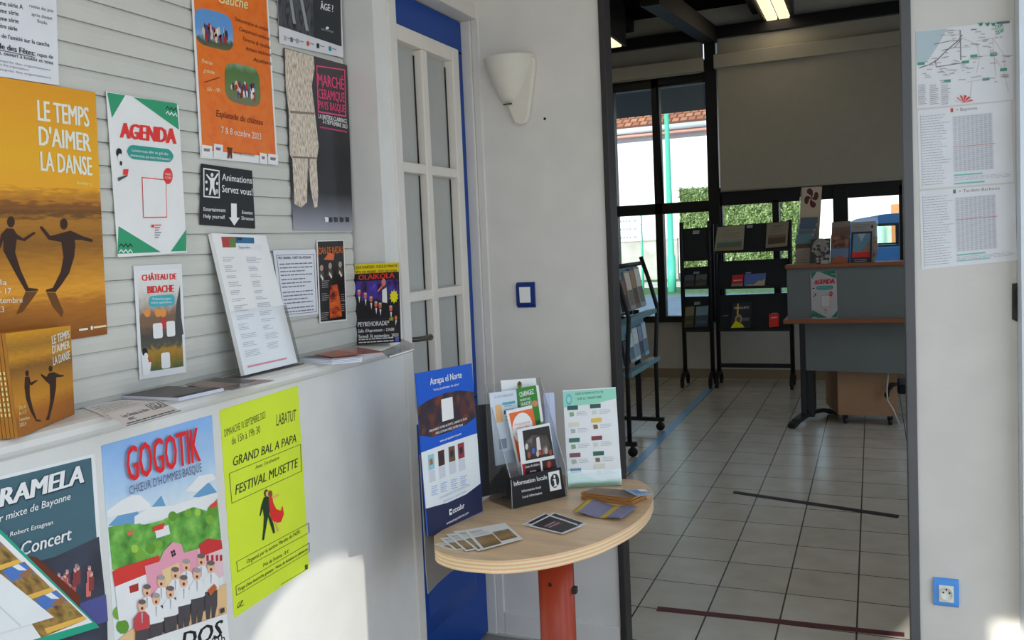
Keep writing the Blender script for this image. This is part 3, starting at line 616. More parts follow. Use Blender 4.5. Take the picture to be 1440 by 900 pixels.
M_ARMOR = ramp_mat('printed_armour_photo', [(0.25, (20, 22, 24)), (0.5, (70, 72, 76)), (0.62, (26, 28, 30)), (0.8, (120, 122, 126))], (5, 2), 0, 'n', 2.2, 2)
s = wall_sheet('poster', 'dark exhibition poster with grey armour photo at the top edge', 'poster', [(386, -110), (477, -90), (483, 81), (393, 61)], (190, 190, 194))
s.part('background'); s.pp([(387, -109), (476.5, -88), (480.3, 65.5), (391.8, 36)], (28, 33, 38)); s.part('picture'); s.pp([(388, -108), (436, -97), (441.5, 52.5), (392, 36)], M_ARMOR)
for x0, y0, x1, y1 in ((404, -20, 412, 34), (420, -10, 430, 44)): s.pp([(x0, y0), (x0+4, y0+1), (x1+4, y1), (x1, y1-1)], (130, 132, 136))
s.part('lettering'); s.t('ÂGE ?', 450.5, 13, 468.5, 17, 9.5, (214, 214, 212), 0, 0.02); s.t('BAYONNE', 452, 42, 468.5, 46.5, 2.6, (150, 150, 150)); s.ellp(460, 39.5, 2.4, 2, (200, 200, 200))
s.part('logo')
for x, c in ((399, (150, 150, 150)), (408, (90, 90, 96)), (416, (140, 140, 146)), (431, (190, 50, 50)), (445, (26, 26, 28)), (462, (20, 120, 150))):
    y = 53+(x-399)*0.235; s.pp([(x, y-3), (x+3.6, y-2), (x+3.6, y+4.5), (x, y+3.5)], c); s.pp([(x+4.5, y), (x+10.5, y+1.4), (x+10.5, y+2.6), (x+4.5, y+1.2)], (110, 110, 116))
s.done()

M_CERAM = ramp_mat('printed_ceramic_backdrop', [(0.0, (56, 50, 54)), (0.3, (44, 40, 42)), (0.55, (20, 20, 22)), (0.78, (24, 24, 26)), (0.86, (76, 76, 82)), (1.0, (138, 138, 148))], (1, 1), 0.02)
M_KNIT = ramp_mat('printed_ceramic_wool', [(0.32, (134, 120, 106)), (0.46, (176, 162, 146)), (0.66, (204, 190, 174))], (34, 13), 0, 'n', 2.2, 2)
s = wall_sheet('poster', 'dark ceramics market poster showing a beige textured figure', 'poster', [(399, 67), (488, 91.7), (496.5, 324.5), (413, 323.4)], M_CERAM)
z2 = lambda L: [(260+a/2.727, b_/2.727) for a, b_ in L]
s.part('picture')
s.pp(z2([(383, 186), (493, 216), (497, 262), (486, 330), (498, 430), (513, 560), (507, 602), (505, 620), (511, 740), (508, 794), (496, 796), (482, 725), (476, 640), (470, 660), (468, 775), (446, 796), (420, 782), (412, 610), (402, 592), (398, 430), (386, 330)]), M_KNIT)
s.pp(z2([(404, 424), (496, 432), (498, 440), (404, 434)]), (120, 106, 94)); s.pp(z2([(412, 598), (506, 604), (505, 610), (412, 606)]), (110, 98, 86)); s.pp(z2([(472, 606), (478, 606), (477, 700), (473, 700)]), (90, 80, 72))
s.part('lettering'); PK = (196, 62, 106); WT = (216, 214, 218)
for L in (((503, 250), (613, 266), (613.5, 271), (503.5, 255)), ((509, 425), (617, 443), (617.5, 449), (509.5, 431)), ((503, 250), (506.5, 250.5), (512.5, 430), (509, 430)), ((610, 266), (613.5, 266.5), (618, 448), (614.5, 447.5))): s.pp(z2(L), PK)
s.t('MARCHÉ', 447, 119.5, 483.3, 126.5, 16, PK, 0, 0.02); s.t('CÉRAMIQUE', 447.5, 138, 484.3, 143.8, 13.5, PK, 0, 0.02); s.t('PAYS BASQUE', 448.2, 152.5, 485, 158.3, 11, PK, 0, 0.02)
s.t('LA BASTIDE-CLAIRENCE', 447.8, 166, 487.4, 173.5, 6, WT, 0, 0.02); s.t('2-3 SEPTEMBRE 2023', 453.3, 173, 488, 181, 5.6, WT, 0, 0.02); s.pp([(449, 177.5), (487.5, 184.5), (487.6, 187), (449.1, 180)], (150, 50, 84))
s.part('logo')
for x in (456, 461.5, 469, 477, 485): s.pp([(x, 305), (x+5.5, 306), (x+5.5, 312), (x+1, 312.5)], (40, 40, 44) if x != 456 else WT)
s.done()

s = wall_sheet('notice', 'small framed white text notice beside the acrylic list holder', 'notice', [(384, 352), (443.6, 350.6), (447.7, 441.6), (396, 447)], (194, 195, 202))
s.part('lettering'); s.frame(0.055, 0.07, 0.955, 0.965, 0.012, (90, 90, 96), 0.008); s.t('VIDE GRENIER - FORÊT DES ARTISANS', 391, 364.5, 437, 363.5, 3.4, K, 0, 0.02)
for v0, n, sd in ((0.20, 4, 1), (0.43, 3, 2), (0.62, 4, 3), (0.86, 2, 4)): s.bars(0.10, v0, 0.93, v0+n*0.055, n, (96, 96, 104), 0.3, 0.3, sd)
s.done()

s = wall_sheet('flyer', 'narrow black and orange concert flyer taped beside the white notice', 'flyer', [(445, 338), (483.9, 336.9), (488, 451), (449.5, 455)], (200, 196, 192))
s.part('background'); s.rect(0.04, 0.015, 0.96, 0.98, (22, 20, 20))
s.part('picture'); M_FIRE = ramp_mat('printed_red_light', [(0.3, (60, 22, 12)), (0.5, (180, 70, 24)), (0.75, (220, 112, 44))], (2, 7), 0, 'n', 1.6, 2)
s.pp([(465, 401), (474, 400), (478, 420), (481, 445), (464, 448), (463, 420)], M_FIRE); s.pp([(455, 365), (462, 356), (470, 357), (469, 366)], (196, 84, 40))
for k, (x, y) in enumerate(((452, 377), (464, 374), (478, 372))):
    s.ellp(x, y, 2.4, 4.5, (150, 130, 118)); s.pp([(x-4, y+14), (x-2.5, y+5), (x+3, y+5), (x+4, y+13)], (62, 58, 58)); s.pp([(x-1, y+8), (x+3, y+15), (x+1.6, y+18), (x-1.6, y+12)], (190, 186, 180))
s.part('lettering'); s.t('JOAN DE NADAU', 446.3, 358, 482, 355.8, 10, (206, 104, 34), 0, 0.0)
for a in ((452, 395, 464, 394), (452, 413, 462, 412), (451, 440, 462, 439), (479, 414, 485, 413), (479, 428, 485, 427)): s.bars(s.uv(*a[:2])[0], s.uv(*a[:2])[1], s.uv(a[2], a[3])[0], s.uv(*a[:2])[1]+0.10, 4, (150, 140, 134), 0.3, 0.3, int(a[1]))
s.done()

# ================================================================== POSTERS ON THE WALL BELOW THE LEDGE
def low_sheet(name, label, cat, px, paper, off=0.0012, **k): return Sheet(name, label, cat, quad_on('x', XD+off, px), paper, **k)
M_CHOIR = ramp_mat('printed_choir_stage', [(0.3, (34, 36, 44)), (0.55, (48, 52, 68)), (0.8, (60, 66, 92))], (2, 3), 0, 'n', 2.0, 2)
s = low_sheet('poster', 'dark teal choir concert poster at lower left edge of wall', 'poster', [(-150, 706), (133.3, 637.4), (160.5, 1030), (-120, 1118)], (200, 206, 208))
s.part('background'); s.rect(0.0, 0.012, 0.975, 1.0, (58, 88, 100))
s.part('picture'); z5 = lambda L: [(a/2.648, 560+b_/2.648) for a, b_ in L]
s.pp(z5([(0, 640), (200, 592), (368, 515), (398, 800), (402, 960), (0, 1000)]), M_CHOIR); s.pp(z5([(280, 770), (394, 730), (402, 830), (300, 860)]), (70, 72, 128))
r = random.Random(4)
for k in range(16):
    x = 215+r.random()*145; y = 620+r.random()*70+(20 if x < 260 else 0); px_, py_ = x/2.648, 560+y/2.648
    s.pp([(px_-3.2, py_+24), (px_-3.5, py_+4), (px_+3.5, py_+3), (px_+3.4, py_+22)], r.choice([(170, 84, 80), (40, 30, 36), (190, 100, 92), (120, 50, 52)])); s.ellp(px_, py_, 2.3, 3.6, (206, 150, 146), True, 8); s.ellp(px_, py_-2.2, 2.4, 1.8, (150, 130, 130), False, 8)
s.part('lettering')
for dx, dy, c in ((1.8, 1.6, (26, 44, 54)), (0, 0, (226, 230, 232))): s.t('CA', -44+dx, 725.5+dy, -4+dx, 713+dy, 25, c, 0.2, 0.05); s.t('RAMELA', -2+dx, 713+dy, 115.2+dx, 678+dy, 25, c, 0.2, 0.05)
s.t('Chœur mixte de Bayonne', -38, 745, 97.4, 702, 10, (210, 216, 218), 0.2, 0.01); s.t('dir. - Robert Estagnan', -10, 760.5, 72.5, 736.8, 6.2, (206, 212, 214), 0.2, 0.01); s.t('Concert', 28, 781.5, 99, 758.5, 18, (224, 228, 230), 0.2, 0.02)
s.rect(0.86, 0.72, 0.90, 0.75, WHITE)
s.done()

M_SKY = ramp_mat('printed_sky', [(0.0, (118, 156, 206)), (0.18, (150, 176, 218)), (0.33, (196, 206, 226)), (1.0, (200, 208, 226))], (3, 5), 0.10)
M_HILL = ramp_mat('printed_hills', [(0.3, (58, 108, 40)), (0.5, (86, 146, 58)), (0.7, (120, 172, 78))], (5, 8), 0, 'n', 2.0, 3)
s = low_sheet('poster', "illustrated men's choir poster with red title and row of singers", 'poster', [(142.7, 627), (298, 583.4), (322, 933), (167, 988)], M_SKY)
s.part('landscape')
for L in ([(402, 475), (480, 395), (515, 425), (525, 480)], [(560, 410), (600, 362), (618, 405)], [(718, 368), (775, 310), (808, 350), (806, 370)]): s.pp(z5(L), (92, 138, 176))
for L in ([(398, 420), (440, 388), (490, 360), (520, 360), (560, 395), (560, 410), (520, 420), (400, 445)], [(690, 345), (740, 290), (790, 280), (804, 300), (770, 318), (735, 350)], [(500, 440), (560, 405), (640, 400), (700, 380), (808, 350), (810, 400), (500, 470)]): s.pp(z5(L), (206, 214, 230))
s.pp(z5([(402, 480), (470, 468), (540, 470), (600, 455), (650, 432), (720, 405), (770, 420), (808, 372), (822, 520), (815, 600), (418, 640)]), M_HILL)
for x, y, a in ((642, 440, 17), (700, 428, 14), (735, 425, 12), (790, 420, 20), (780, 452, 16), (560, 560, 18), (520, 585, 20), (440, 800, 22), (470, 780, 22), (455, 850, 24), (500, 560, 14), (590, 545, 14), (450, 760, 16)): s.ellp(x/2.648, 560+y/2.648, a/2.648, a*1.15/2.648, random.Random(x).choice([(104, 150, 52), (140, 176, 66), (84, 132, 44)]), True, 10)
s.part('houses')
s.pp(z5([(575, 490), (625, 470), (632, 505), (580, 522)]), (220, 214, 214)); s.pp(z5([(562, 498), (572, 478), (612, 462), (606, 486)]), (190, 52, 44)); s.pp(z5([(778, 400), (804, 380), (808, 400), (784, 410)]), (196, 60, 50)); s.pp(z5([(470, 500), (492, 490), (494, 505), (474, 510)]), (200, 90, 70))
s.pp(z5([(425, 700), (590, 610), (600, 800), (440, 830)]), (222, 206, 208)); s.pp(z5([(416, 645), (440, 632), (590, 585), (600, 632), (425, 702)]), (188, 48, 44)); s.pp(z5([(478, 700), (512, 688), (514, 716), (482, 726)]), (150, 40, 40))
s.pp(z5([(735, 560), (815, 530), (832, 660), (745, 700)]), (210, 170, 176)); s.pp(z5([(738, 548), (770, 522), (822, 528), (826, 560), (745, 590)]), (178, 44, 46))
for x in (765, 783, 800, 815): s.pp(z5([(x, 585), (x+9, 582), (x+10, 604), (x+1, 607)]), (156, 36, 40))
s.pp(z5([(536, 625), (590, 608), (606, 570), (640, 535), (672, 542), (682, 575), (735, 560), (752, 720), (560, 790)]), (224, 138, 156)); s.pp(z5([(600, 640), (662, 612), (680, 730), (615, 750)]), (222, 176, 130))
for a in range(4): s.ellp(642/2.648+2.3*math.cos(a*math.pi/2+.4), 560+577/2.648+3.2*math.sin(a*math.pi/2+.4), 1.7, 2.4, (60, 30, 40), a == 0, 8)
s.pp(z5([(430, 905), (560, 800), (840, 690), (842, 810), (840, 960), (432, 1080)]), (206, 166, 120))
s.part('singers'); SK = (214, 160, 132)
for k, (x, y) in enumerate(((690, 622), (745, 602), (648, 652), (595, 682), (780, 628), (678, 682), (727, 655), (540, 716), (627, 722), (573, 748), (520, 772))):
    X = lambda p: [((x+a)/2.648, 560+(y+b_)/2.648) for a, b_ in p]
    s.pp(X([(-22, 92), (-2, 84), (24, 78), (24, 140), (14, 190), (4, 190), (2, 130), (-4, 192), (-16, 194), (-22, 140)]), (66, 62, 66))
    s.pp(X([(-28, 46), (-12, 24), (12, 20), (28, 38), (30, 78), (22, 84), (-22, 94), (-28, 84)]), (216, 216, 226) if k < 10 else (176, 60, 66))
    s.pp(X([(-3, 26), (3, 25), (2, 62), (-1, 64)]), (150, 150, 160)); s.ellp(x/2.648, 560+y/2.648, 5.6, 8.4, SK); s.ellp(x/2.648, 560+(y-15)/2.648, 5.4, 3.6, (92, 84, 84) if k % 3 else (140, 136, 136)); s.ellp(x/2.648, 560+(y+9)/2.648, 1.7, 2.2, (90, 30, 30))
s.pp(z5([(765, 715), (790, 690), (800, 705), (775, 735)]), (170, 84, 40))
s.part('lettering'); s.t('GOGOTIK', 176.7, 677.5, 278.7, 648, 49, (196, 26, 34), 0, 0.03); s.t("CHŒUR D'HOMMES BASQUE", 178.6, 695.5, 280.5, 662.5, 12, (70, 74, 100))
s.pp([(160, 913), (316, 862), (322, 933), (167, 988)], (208, 208, 206)); s.t('DOS', 252, 914, 311, 894, 24, BLACK, 0.25, 0.03); s.t('21h', 295, 909, 313, 902, 12, BLACK, 0, 0.01); s.pp([(306.5, 856), (312, 853.5), (312.6, 860), (307, 862.5)], (50, 50, 60))
s.done()

s = low_sheet('poster', 'bright yellow-green dance afternoon poster below the ledge', 'poster', [(309, 577), (419, 542.3), (434.8, 799), (329.6, 869)], (186, 212, 48), rough=0.7)
INK = (40, 52, 30); s.part('lettering')
s.t('DIMANCHE 10 SEPTEMBRE 2023', 315.8, 614.5, 373.4, 587.5, 10.5, INK); s.t('de 15h à 19h 30', 326, 625.7, 366, 608.3, 11, INK); s.t('LABATUT', 388.4, 599, 417.2, 590.8, 16, INK, 0.3)
s.t('GRAND BAL A PAPA', 328, 655.8, 416.5, 621.5, 13, INK, 0.25, 0.012); s.t("Avec l'orchestre", 358.8, 660, 392.5, 645.5, 5.2, INK, 0.3); s.t('FESTIVAL MUSETTE', 330.8, 696, 419.4, 655.8, 13.5, INK, 0.25, 0.012)
z6 = lambda L: [(300+a/2.433, 530+b_/2.433) for a, b_ in L]
def box4(L, t=1.6):
    for i in range(4):
        (x0, y0), (x1, y1) = L[i], L[(i+1) % 4]
        if abs(x1-x0) > abs(y1-y0): s.pp(z6([(x0, y0), (x1, y1), (x1, y1+t), (x0, y0+t)]), INK, False)
        else: s.pp(z6([(x0, y0), (x0+t, y0), (x1+t, y1), (x1, y1)]), INK, False)
s.k += 1
box4([(53, 330), (297, 230), (300, 322), (62, 432)]); box4([(78, 632), (325, 500), (327, 532), (82, 666)]); box4([(76, 716), (327, 568), (327, 598), (78, 747)])
s.t("Organisé par la section Marche de l'ASPL", 347, 792.5, 422, 749.5, 5.6, INK, 0.2); s.t("Prix de l'entrée : 8 €", 369.9, 797.5, 406, 777, 5.2, INK, 0.2); s.t('Tirage d’une bourriche gratuite - Vente de boissons et pâtisseries', 334.5, 832, 432.5, 773.5, 4.8, INK, 0.2, 0.006)
s.pp(z6([(230, 710), (322, 655), (322, 656.5), (230, 711.5)]), INK); s.pp(z6([(312, 645), (322, 640), (322, 656), (313, 660)]), (60, 74, 36)); s.t('GP', 333.5, 855, 341.5, 849, 6, INK, 0.3); s.pp(z6([(80, 790), (103, 778), (103, 780), (80, 792)]), INK)
s.part('dancing_couple'); SU = (26, 48, 32); RD = (196, 40, 36); FL = (214, 160, 96)
s.pp(z6([(172, 412), (186, 408), (192, 420), (196, 440), (190, 470), (204, 500), (210, 533), (204, 536), (194, 505), (186, 478), (182, 500), (176, 535), (172, 558), (166, 558), (170, 520), (172, 480), (168, 450), (160, 476), (157, 474), (163, 440)]), SU)
s.ellp(300+180/2.433, 530+398/2.433, 3.2, 5.4, (66, 50, 34)); s.ellp(300+183/2.433, 530+400/2.433, 2.2, 4, FL)
s.pp(z6([(188, 414), (200, 410), (204, 432), (214, 452), (230, 458), (236, 440), (240, 470), (230, 496), (212, 500), (196, 486), (190, 450)]), RD); s.pp(z6([(198, 410), (222, 400), (224, 404), (202, 418)]), FL); s.pp(z6([(208, 494), (216, 498), (224, 528), (219, 530)]), FL); s.ellp(300+193/2.433, 530+400/2.433, 3, 5, (120, 72, 40))
s.done()

# leaflets fanned at the lower left
M_RUIN = ramp_mat('printed_castle_views', [(0.30, (74, 60, 30)), (0.45, (120, 92, 46)), (0.58, (150, 116, 60)), (0.7, (96, 104, 44))], (6, 5), 0, 'n', 1.8, 3)
s = low_sheet('leaflet', 'dark red leaflet showing behind the green castle leaflet', 'leaflet', [(38, 782), (52, 784), (113, 838), (112, 856)], (96, 38, 24), 0.006); s.done()
s = low_sheet('leaflet', 'green-edged leaflet of castle photos slanting across the teal poster', 'leaflet', [(-120, 690), (-2, 742), (140, 882), (-30, 935)], (26, 140, 112), 0.012)
s.part('border'); s.pp([(-110, 700), (-2, 749), (130, 875), (-30, 922)], (220, 220, 214))
s.part('photo')
for k, (dx, dy) in enumerate(((0, 0), (-46, -40), (-92, -80))):
    s.pp([(-20+dx+40, 856+dy-14), (80+dx, 830+dy), (122+dx, 871+dy), (58+dx, 897+dy)], M_RUIN)
    s.pp([(48+dx, 843+dy), (78+dx, 830+dy), (95+dx, 845+dy), (62+dx, 858+dy)], (66, 104, 168)); s.pp([(62+dx, 836+dy), (70+dx, 832+dy), (84+dx, 842+dy), (72+dx, 842+dy)], (200, 210, 226))
    s.pp([(70+dx, 850+dy), (88+dx, 838+dy), (93+dx, 843+dy), (84+dx, 852+dy)], (136, 92, 60)); s.pp([(62+dx, 884+dy), (118+dx, 866+dy), (122+dx, 871+dy), (66+dx, 891+dy)], (206, 158, 70))
s.done()
s = low_sheet('leaflet', 'blank white leaflet in front of the castle photo leaflet', 'leaflet', [(-90, 760), (2, 808), (76, 868), (-60, 908)], (200, 202, 206), 0.017); s.part('fold_line'); s.pp([(-60, 800), (-58, 799), (30, 880), (28, 881)], (180, 182, 186)); s.done()

# ================================================================== THINGS ON THE LEDGE
def flat(name, label, cat, px, z, paper, thick=0.0008, drop=0.0, **k): return Sheet(name, label, cat, [at(x, y, 'z', z)-V((0, 0, drop)) for x, y in px], paper, thick, **k)
# dance festival booklets standing against the shutter
C_BL, C_BR = at(25.7, 616, 'z', ZS+0.001), at(104.6, 582, 'z', ZS+0.001)
C_TL, C_TR = at(6.8, 469, 'z', 1.392), at(99, 457.6, 'z', 1.392)
M_COVER = ramp_mat('printed_booklet_cover', [(0.0, (196, 136, 24)), (0.15, (150, 104, 30)), (0.25, (186, 128, 30)), (0.36, (120, 80, 26)), (0.5, (162, 108, 28)), (0.68, (180, 122, 32)), (0.82, (150, 88, 20)), (1.0, (140, 82, 20))], (3, 18), 0.14)
_mid = (C_TL+C_TR)/2; nb = (C_BL-_mid).cross(C_BR-C_BL).normalized()*-1.0
if nb.dot(EYE-C_BL) < 0: nb = -nb
C_TL, C_TR = atp(6.8, 469, C_BL, nb), atp(99, 457.6, C_BL, nb)
nh = V((nb.x, nb.y, 0)).normalized()
for k in range(5):
    q = [p-nh*(0.0068*k) for p in (C_TL, C_TR, C_BR, C_BL)]
    s = Sheet('programme_booklet', 'yellow dance programme booklet, %s' % ('front one of the row standing on the ledge' if k == 0 else ['', 'second behind the front cover', 'third behind the front cover', 'fourth behind the front cover', 'rearmost against the shutter'][k]), 'booklet', q, mat((150, 96, 26), 0.5), 0.0058, group='dance programme booklets on the ledge')
    if k == 0:
        s.part('cover_picture'); s.rect(0.0, 0.0, 1, 1, M_COVER)
        f = lambda L: [(a/2.647, 280+b_/2.647) for a, b_ in L]
        s.ellp(37.8, 525, 2.8, 4.4, DK); s.pp(f([(92, 662), (108, 660), (114, 682), (138, 672), (140, 676), (116, 694), (110, 690), (110, 730), (122, 780), (136, 820), (152, 822), (152, 828), (134, 828), (112, 790), (96, 745), (90, 700)]), DK)
        s.ellp(70.7, 518.5, 2.8, 4.4, DK); s.pp(f([(180, 648), (200, 644), (222, 654), (236, 654), (236, 660), (208, 664), (208, 700), (200, 750), (190, 790), (182, 822), (170, 824), (170, 818), (178, 800), (186, 750), (184, 690), (170, 678), (150, 656), (152, 650), (172, 662)]), DK)
        s.part('lettering')
        s.t('LE TEMPS', 73, 484.5, 97.5, 475, 12, CR, 0, 0.03); s.t("D'AIMER", 73.5, 497.5, 97.5, 489, 11, CR, 0, 0.03); s.t('LA DANSE', 74.5, 514, 98, 504, 12, CR, 0, 0.03)
        for i, tx in enumerate(('Du la', '8 - 17', 'Septembre', '2023')): s.t(tx, 26.5, 576+i*8.2, 37+(4 if i == 2 else -1), 573+i*8.2, 5, (224, 200, 150))
        s.done()
    else:
        b = MB(); sd = (C_BL-C_BR).normalized(); top, bot = q[0], q[3]
        for i in range(9):
            t0 = 0.36+i*0.05; P0 = top*(1-t0)+bot*t0; P1 = top*(1-t0-0.03)+bot*(t0+0.03)
            a_ = -nh*0.0018; c_ = -nh*0.0040; off = sd*0.0003
            b.add([P0+a_+off, P1+a_+off, P1+c_+off, P0+c_+off], [(0, 1, 2, 3)])
        b.build('spine_lettering', mat((226, 200, 140), 0.5), s.o, fix=False)
# loose leaflets and brochures, left to right
s = flat('leaflet', 'white leaflet lying flat beside the yellow booklets', 'leaflet', [(112, 571), (178, 561.5), (212, 566), (150, 586)], ZS+0.0016, (196, 190, 190))
s.part('lettering'); s.bars(0.1, 0.25, 0.95, 0.85, 4, (150, 140, 140), 0.25, 0.3, 3); s.done()
s = flat('leaflet', 'white ticket leaflet with framed letters GLA overhanging ledge edge', 'leaflet', [(150, 582), (224, 563), (255, 578), (178, 600)], ZS+0.0034, (206, 200, 202))
s.part('lettering'); GK = (58, 54, 60); s.txt('GLA', 0.72, 0.14, 0.93, 0.44, GK, 0, 0.02); s.frame(0.68, 0.06, 0.97, 0.5, 0.018, GK, 0.03)
s.txt('Les Grands du Rire', 0.14, 0.30, 0.62, 0.48, GK, 0, 0.01); s.txt('ARC', 0.16, 0.58, 0.28, 0.72, GK, 0, 0.02); s.bars(0.06, 0.84, 0.95, 0.94, 1, GK, 0.5, 0.02, 6); s.rect(0.0, 0.97, 1, 1.0, GK); s.done()
# dark brochures
q0 = [(168.5, 556.5), (234.5, 543), (314, 545.5), (250.5, 559.5)]
M_DKPH = ramp_mat('printed_dark_landscape', [(0.3, (38, 40, 38)), (0.55, (60, 52, 46)), (0.75, (86, 60, 48))], (2, 3), 0, 'n', 1.6, 3)
for k in range(3):
    s = flat('brochure', 'dark photo-covered brochure, %s in pile between leaflet and grey plastic' % ['top one', 'middle one', 'bottom one'][k], 'brochure', [(x+k*0.6, y+k*1.4) for x, y in q0], ZS+0.0078-k*0.0024, (176, 178, 190), 0.0021, group='dark brochures piled on the ledge')
    if k == 0: s.part('cover_picture'); s.rect(0, 0, 1, 1, M_DKPH); s.rect(0, 0.86, 0.98, 1, (30, 34, 42)); s.done()
s = flat('plastic_sleeve', 'glossy grey plastic sleeve lying left of the acrylic list holder', 'sleeve', [(262, 541.5), (299, 530), (386, 534.5), (326, 548)], ZS+0.0032, (112, 108, 104), 0.0014, rough=0.12)
s.part('reflection_print'); s.rect(0.05, 0.05, 0.5, 0.75, (134, 112, 104)); s.rect(0.55, 0.1, 0.9, 0.8, (86, 84, 84)); s.done()  # reflections on the sleeve laid in as two flat tones
# white booklet pile
q0 = [(438, 494), (508, 500.5), (466, 503.3), (426, 502)]
q0 = [(425.5, 502), (470, 497.5), (509, 500.5), (466.5, 504.5)]
for k in range(4):
    s = flat('booklet', 'white-paged booklet, %s of pile right of the acrylic list holder' % ['topmost', 'second', 'third', 'lowest'][k], 'booklet', [(x, y+k*2.2) for x, y in q0], ZS+0.0125-k*0.0031, (190, 192, 206) if k else (150, 150, 160), 0.0027, group='white booklets piled on the ledge')
    if k == 0: s.part('cover_picture'); s.rect(0, 0, 1, 1, (66, 60, 62)); s.done()
s = flat('brochure', 'glossy rust-red brochure lying under the standing yellow-topped flyer', 'brochure', [(442, 498.5), (497, 487), (540, 494.5), (468, 502.2)], ZS+0.0145, (140, 70, 54), 0.0012, rough=0.2)
s.part('cover_picture'); s.rect(0.0, 0.0, 0.55, 1, ramp_mat('printed_red_landscape', [(0.3, (120, 60, 46)), (0.6, (160, 84, 62)), (0.8, (120, 96, 90))], (2, 3), 0, 'n', 2, 3)); s.done()
# clear tray at the end of the ledge
tr = empty('plastic_tray', at(558, 494, 'z', ZS), 'clear shallow plastic tray poking past the right end of the ledge', 'tray')
M_ACR2 = glass_mat('clear_acrylic_front', (0.95, 0.955, 0.96), 0.0, 0.05, 0.12); M_ACR = glass_mat('clear_acrylic', (0.94, 0.95, 0.955), 0.03, 0.03, 0.3); M_ACRT = glass_mat('clear_grey_acrylic', (0.74, 0.74, 0.72), 0.05, 0.15, 0.2)
q = [at(x, y, 'z', ZS+0.004) for x, y in ((536, 494), (562, 483), (582, 492.5), (548, 503))]
MB().slab(q, (0, 0, -0.002)).build('base', M_ACRT, tr)
M_EDGE = mat((206, 208, 204), 0.25, 1.4)
b = MB(); up = V((0, 0, 0.018)); b.slab([q[1], q[2], q[2]+up, q[1]+up], (q[0]-q[1]).normalized()*0.002); b.build('rim', M_EDGE, tr)
MB().slab([q[2], q[3], q[3]+V((0, 0, 0.004)), q[2]+V((0, 0, 0.004))], (q[1]-q[2]).normalized()*0.002).build('front_lip', M_EDGE, tr)
# standing concert flyer
s = Sheet('flyer', 'yellow-topped black concert flyer standing at the right end of the ledge', 'flyer', [at(x, y, 'y', yv) for x, y, yv in ((498.7, 372, 2.458), (560.4, 368.6, 2.458), (563.8, 481, 2.44), (502, 485, 2.44))], (34, 30, 34), 0.001)
s.part('banner'); a = s.uv(498, 385)[1]; s.rect(0, 0, 1, 0.12, (214, 190, 24))
s.part('picture'); s.rect(0.02, 0.215, 0.98, 0.66, ramp_mat('printed_stage_lights', [(0.32, (28, 22, 40)), (0.48, (74, 44, 120)), (0.6, (50, 56, 150)), (0.75, (120, 70, 160))], (3, 3), 0, 'n', 1.7, 2))
s.rect(0.02, 0.46, 0.98, 0.68, (26, 24, 28))
for k, (x, y) in enumerate(((505, 412), (514, 416), (522, 421), (529, 428), (535, 430), (550, 434))):
    s.pp([(x-4, y+16), (x-3.6, y+5), (x+3.6, y+5), (x+4, y+16)], (30, 28, 34)); s.pp([(x-1, y+5), (x+1.6, y+5), (x+0.6, y+14)], WHITE); s.ellp(x, y, 2.2, 4, (190, 96, 66)); s.ellp(x, y-3, 2.2, 1.6, (170, 160, 160))
s.pp([(536, 424), (537, 406), (541, 400), (547, 402), (548, 418), (545, 427)], (60, 52, 84)); s.pp([(538, 408), (544, 404), (545, 426), (538, 425)], WHITE); s.ellp(540, 397, 3, 5.5, (196, 110, 90)); s.pp([(531, 409), (538, 401), (539, 403), (532, 411)], (196, 110, 90))
s.pp([(x, y) for k in range(20) for x, y in [(554.5+(6.5 if k % 2 else 4.6)*math.cos(k*math.pi/10), 417+(10 if k % 2 else 7)*math.sin(k*math.pi/10))]], (226, 196, 30))
s.part('lettering'); OK_ = (206, 48, 40)
s.t('SOUS CHAPITEAU - PLACE DU MARCHÉ', 501, 378.5, 559.5, 375.5, 4, (130, 70, 20), 0, 0.02); s.t('FÊTE DES PRUNES - FÊTE DES FOINS', 501.5, 385.5, 559, 382.5, 4, (130, 70, 20), 0, 0.02)
s.t('OLAÏKOLA', 505, 394, 555.5, 390.5, 7.2, OK_, 0, 0.03); s.t('PEYREHORADE*', 504, 459.5, 548, 457, 6.2, WHITE, 0, 0.02); s.t("Salle d'Aspremont – 21h00", 504.5, 467.8, 555, 465, 4.4, WHITE, 0, 0.02); s.t('Samedi 16 septembre  2023', 505, 475.4, 561, 473, 4.6, WHITE, 0, 0.02)
s.bars(*s.uv(505, 477), *s.uv(556, 482), 2, (190, 190, 190), 0.35, 0.15, 4); s.pp([(556.5, 474), (561.5, 473.6), (561.7, 480), (556.7, 480.3)], (80, 90, 170)); s.t('10€', 548.5, 451, 554, 450.5, 4, (200, 190, 40), 0, 0.02); s.pp([(555, 459), (556, 450), (560, 450), (560.5, 459)], (30, 30, 34)); s.ellp(557.5, 447, 1.8, 3.4, (206, 110, 70)); s.pp([(556.6, 450.5), (559, 450.5), (557, 458)], WHITE)
s.done()
q = [p+V((-0.003, 0.006, 0)) for p in s.q]
s2 = Sheet('flyer', 'reddish-edged flyer hidden behind the yellow-topped concert flyer', 'flyer', [q[0]+V((-0.004, 0, -0.01)), q[1]+V((-0.01, 0, -0.01)), q[2]+V((-0.01, 0, 0)), q[3]+V((-0.004, 0, 0))], (96, 66, 58), 0.0008)
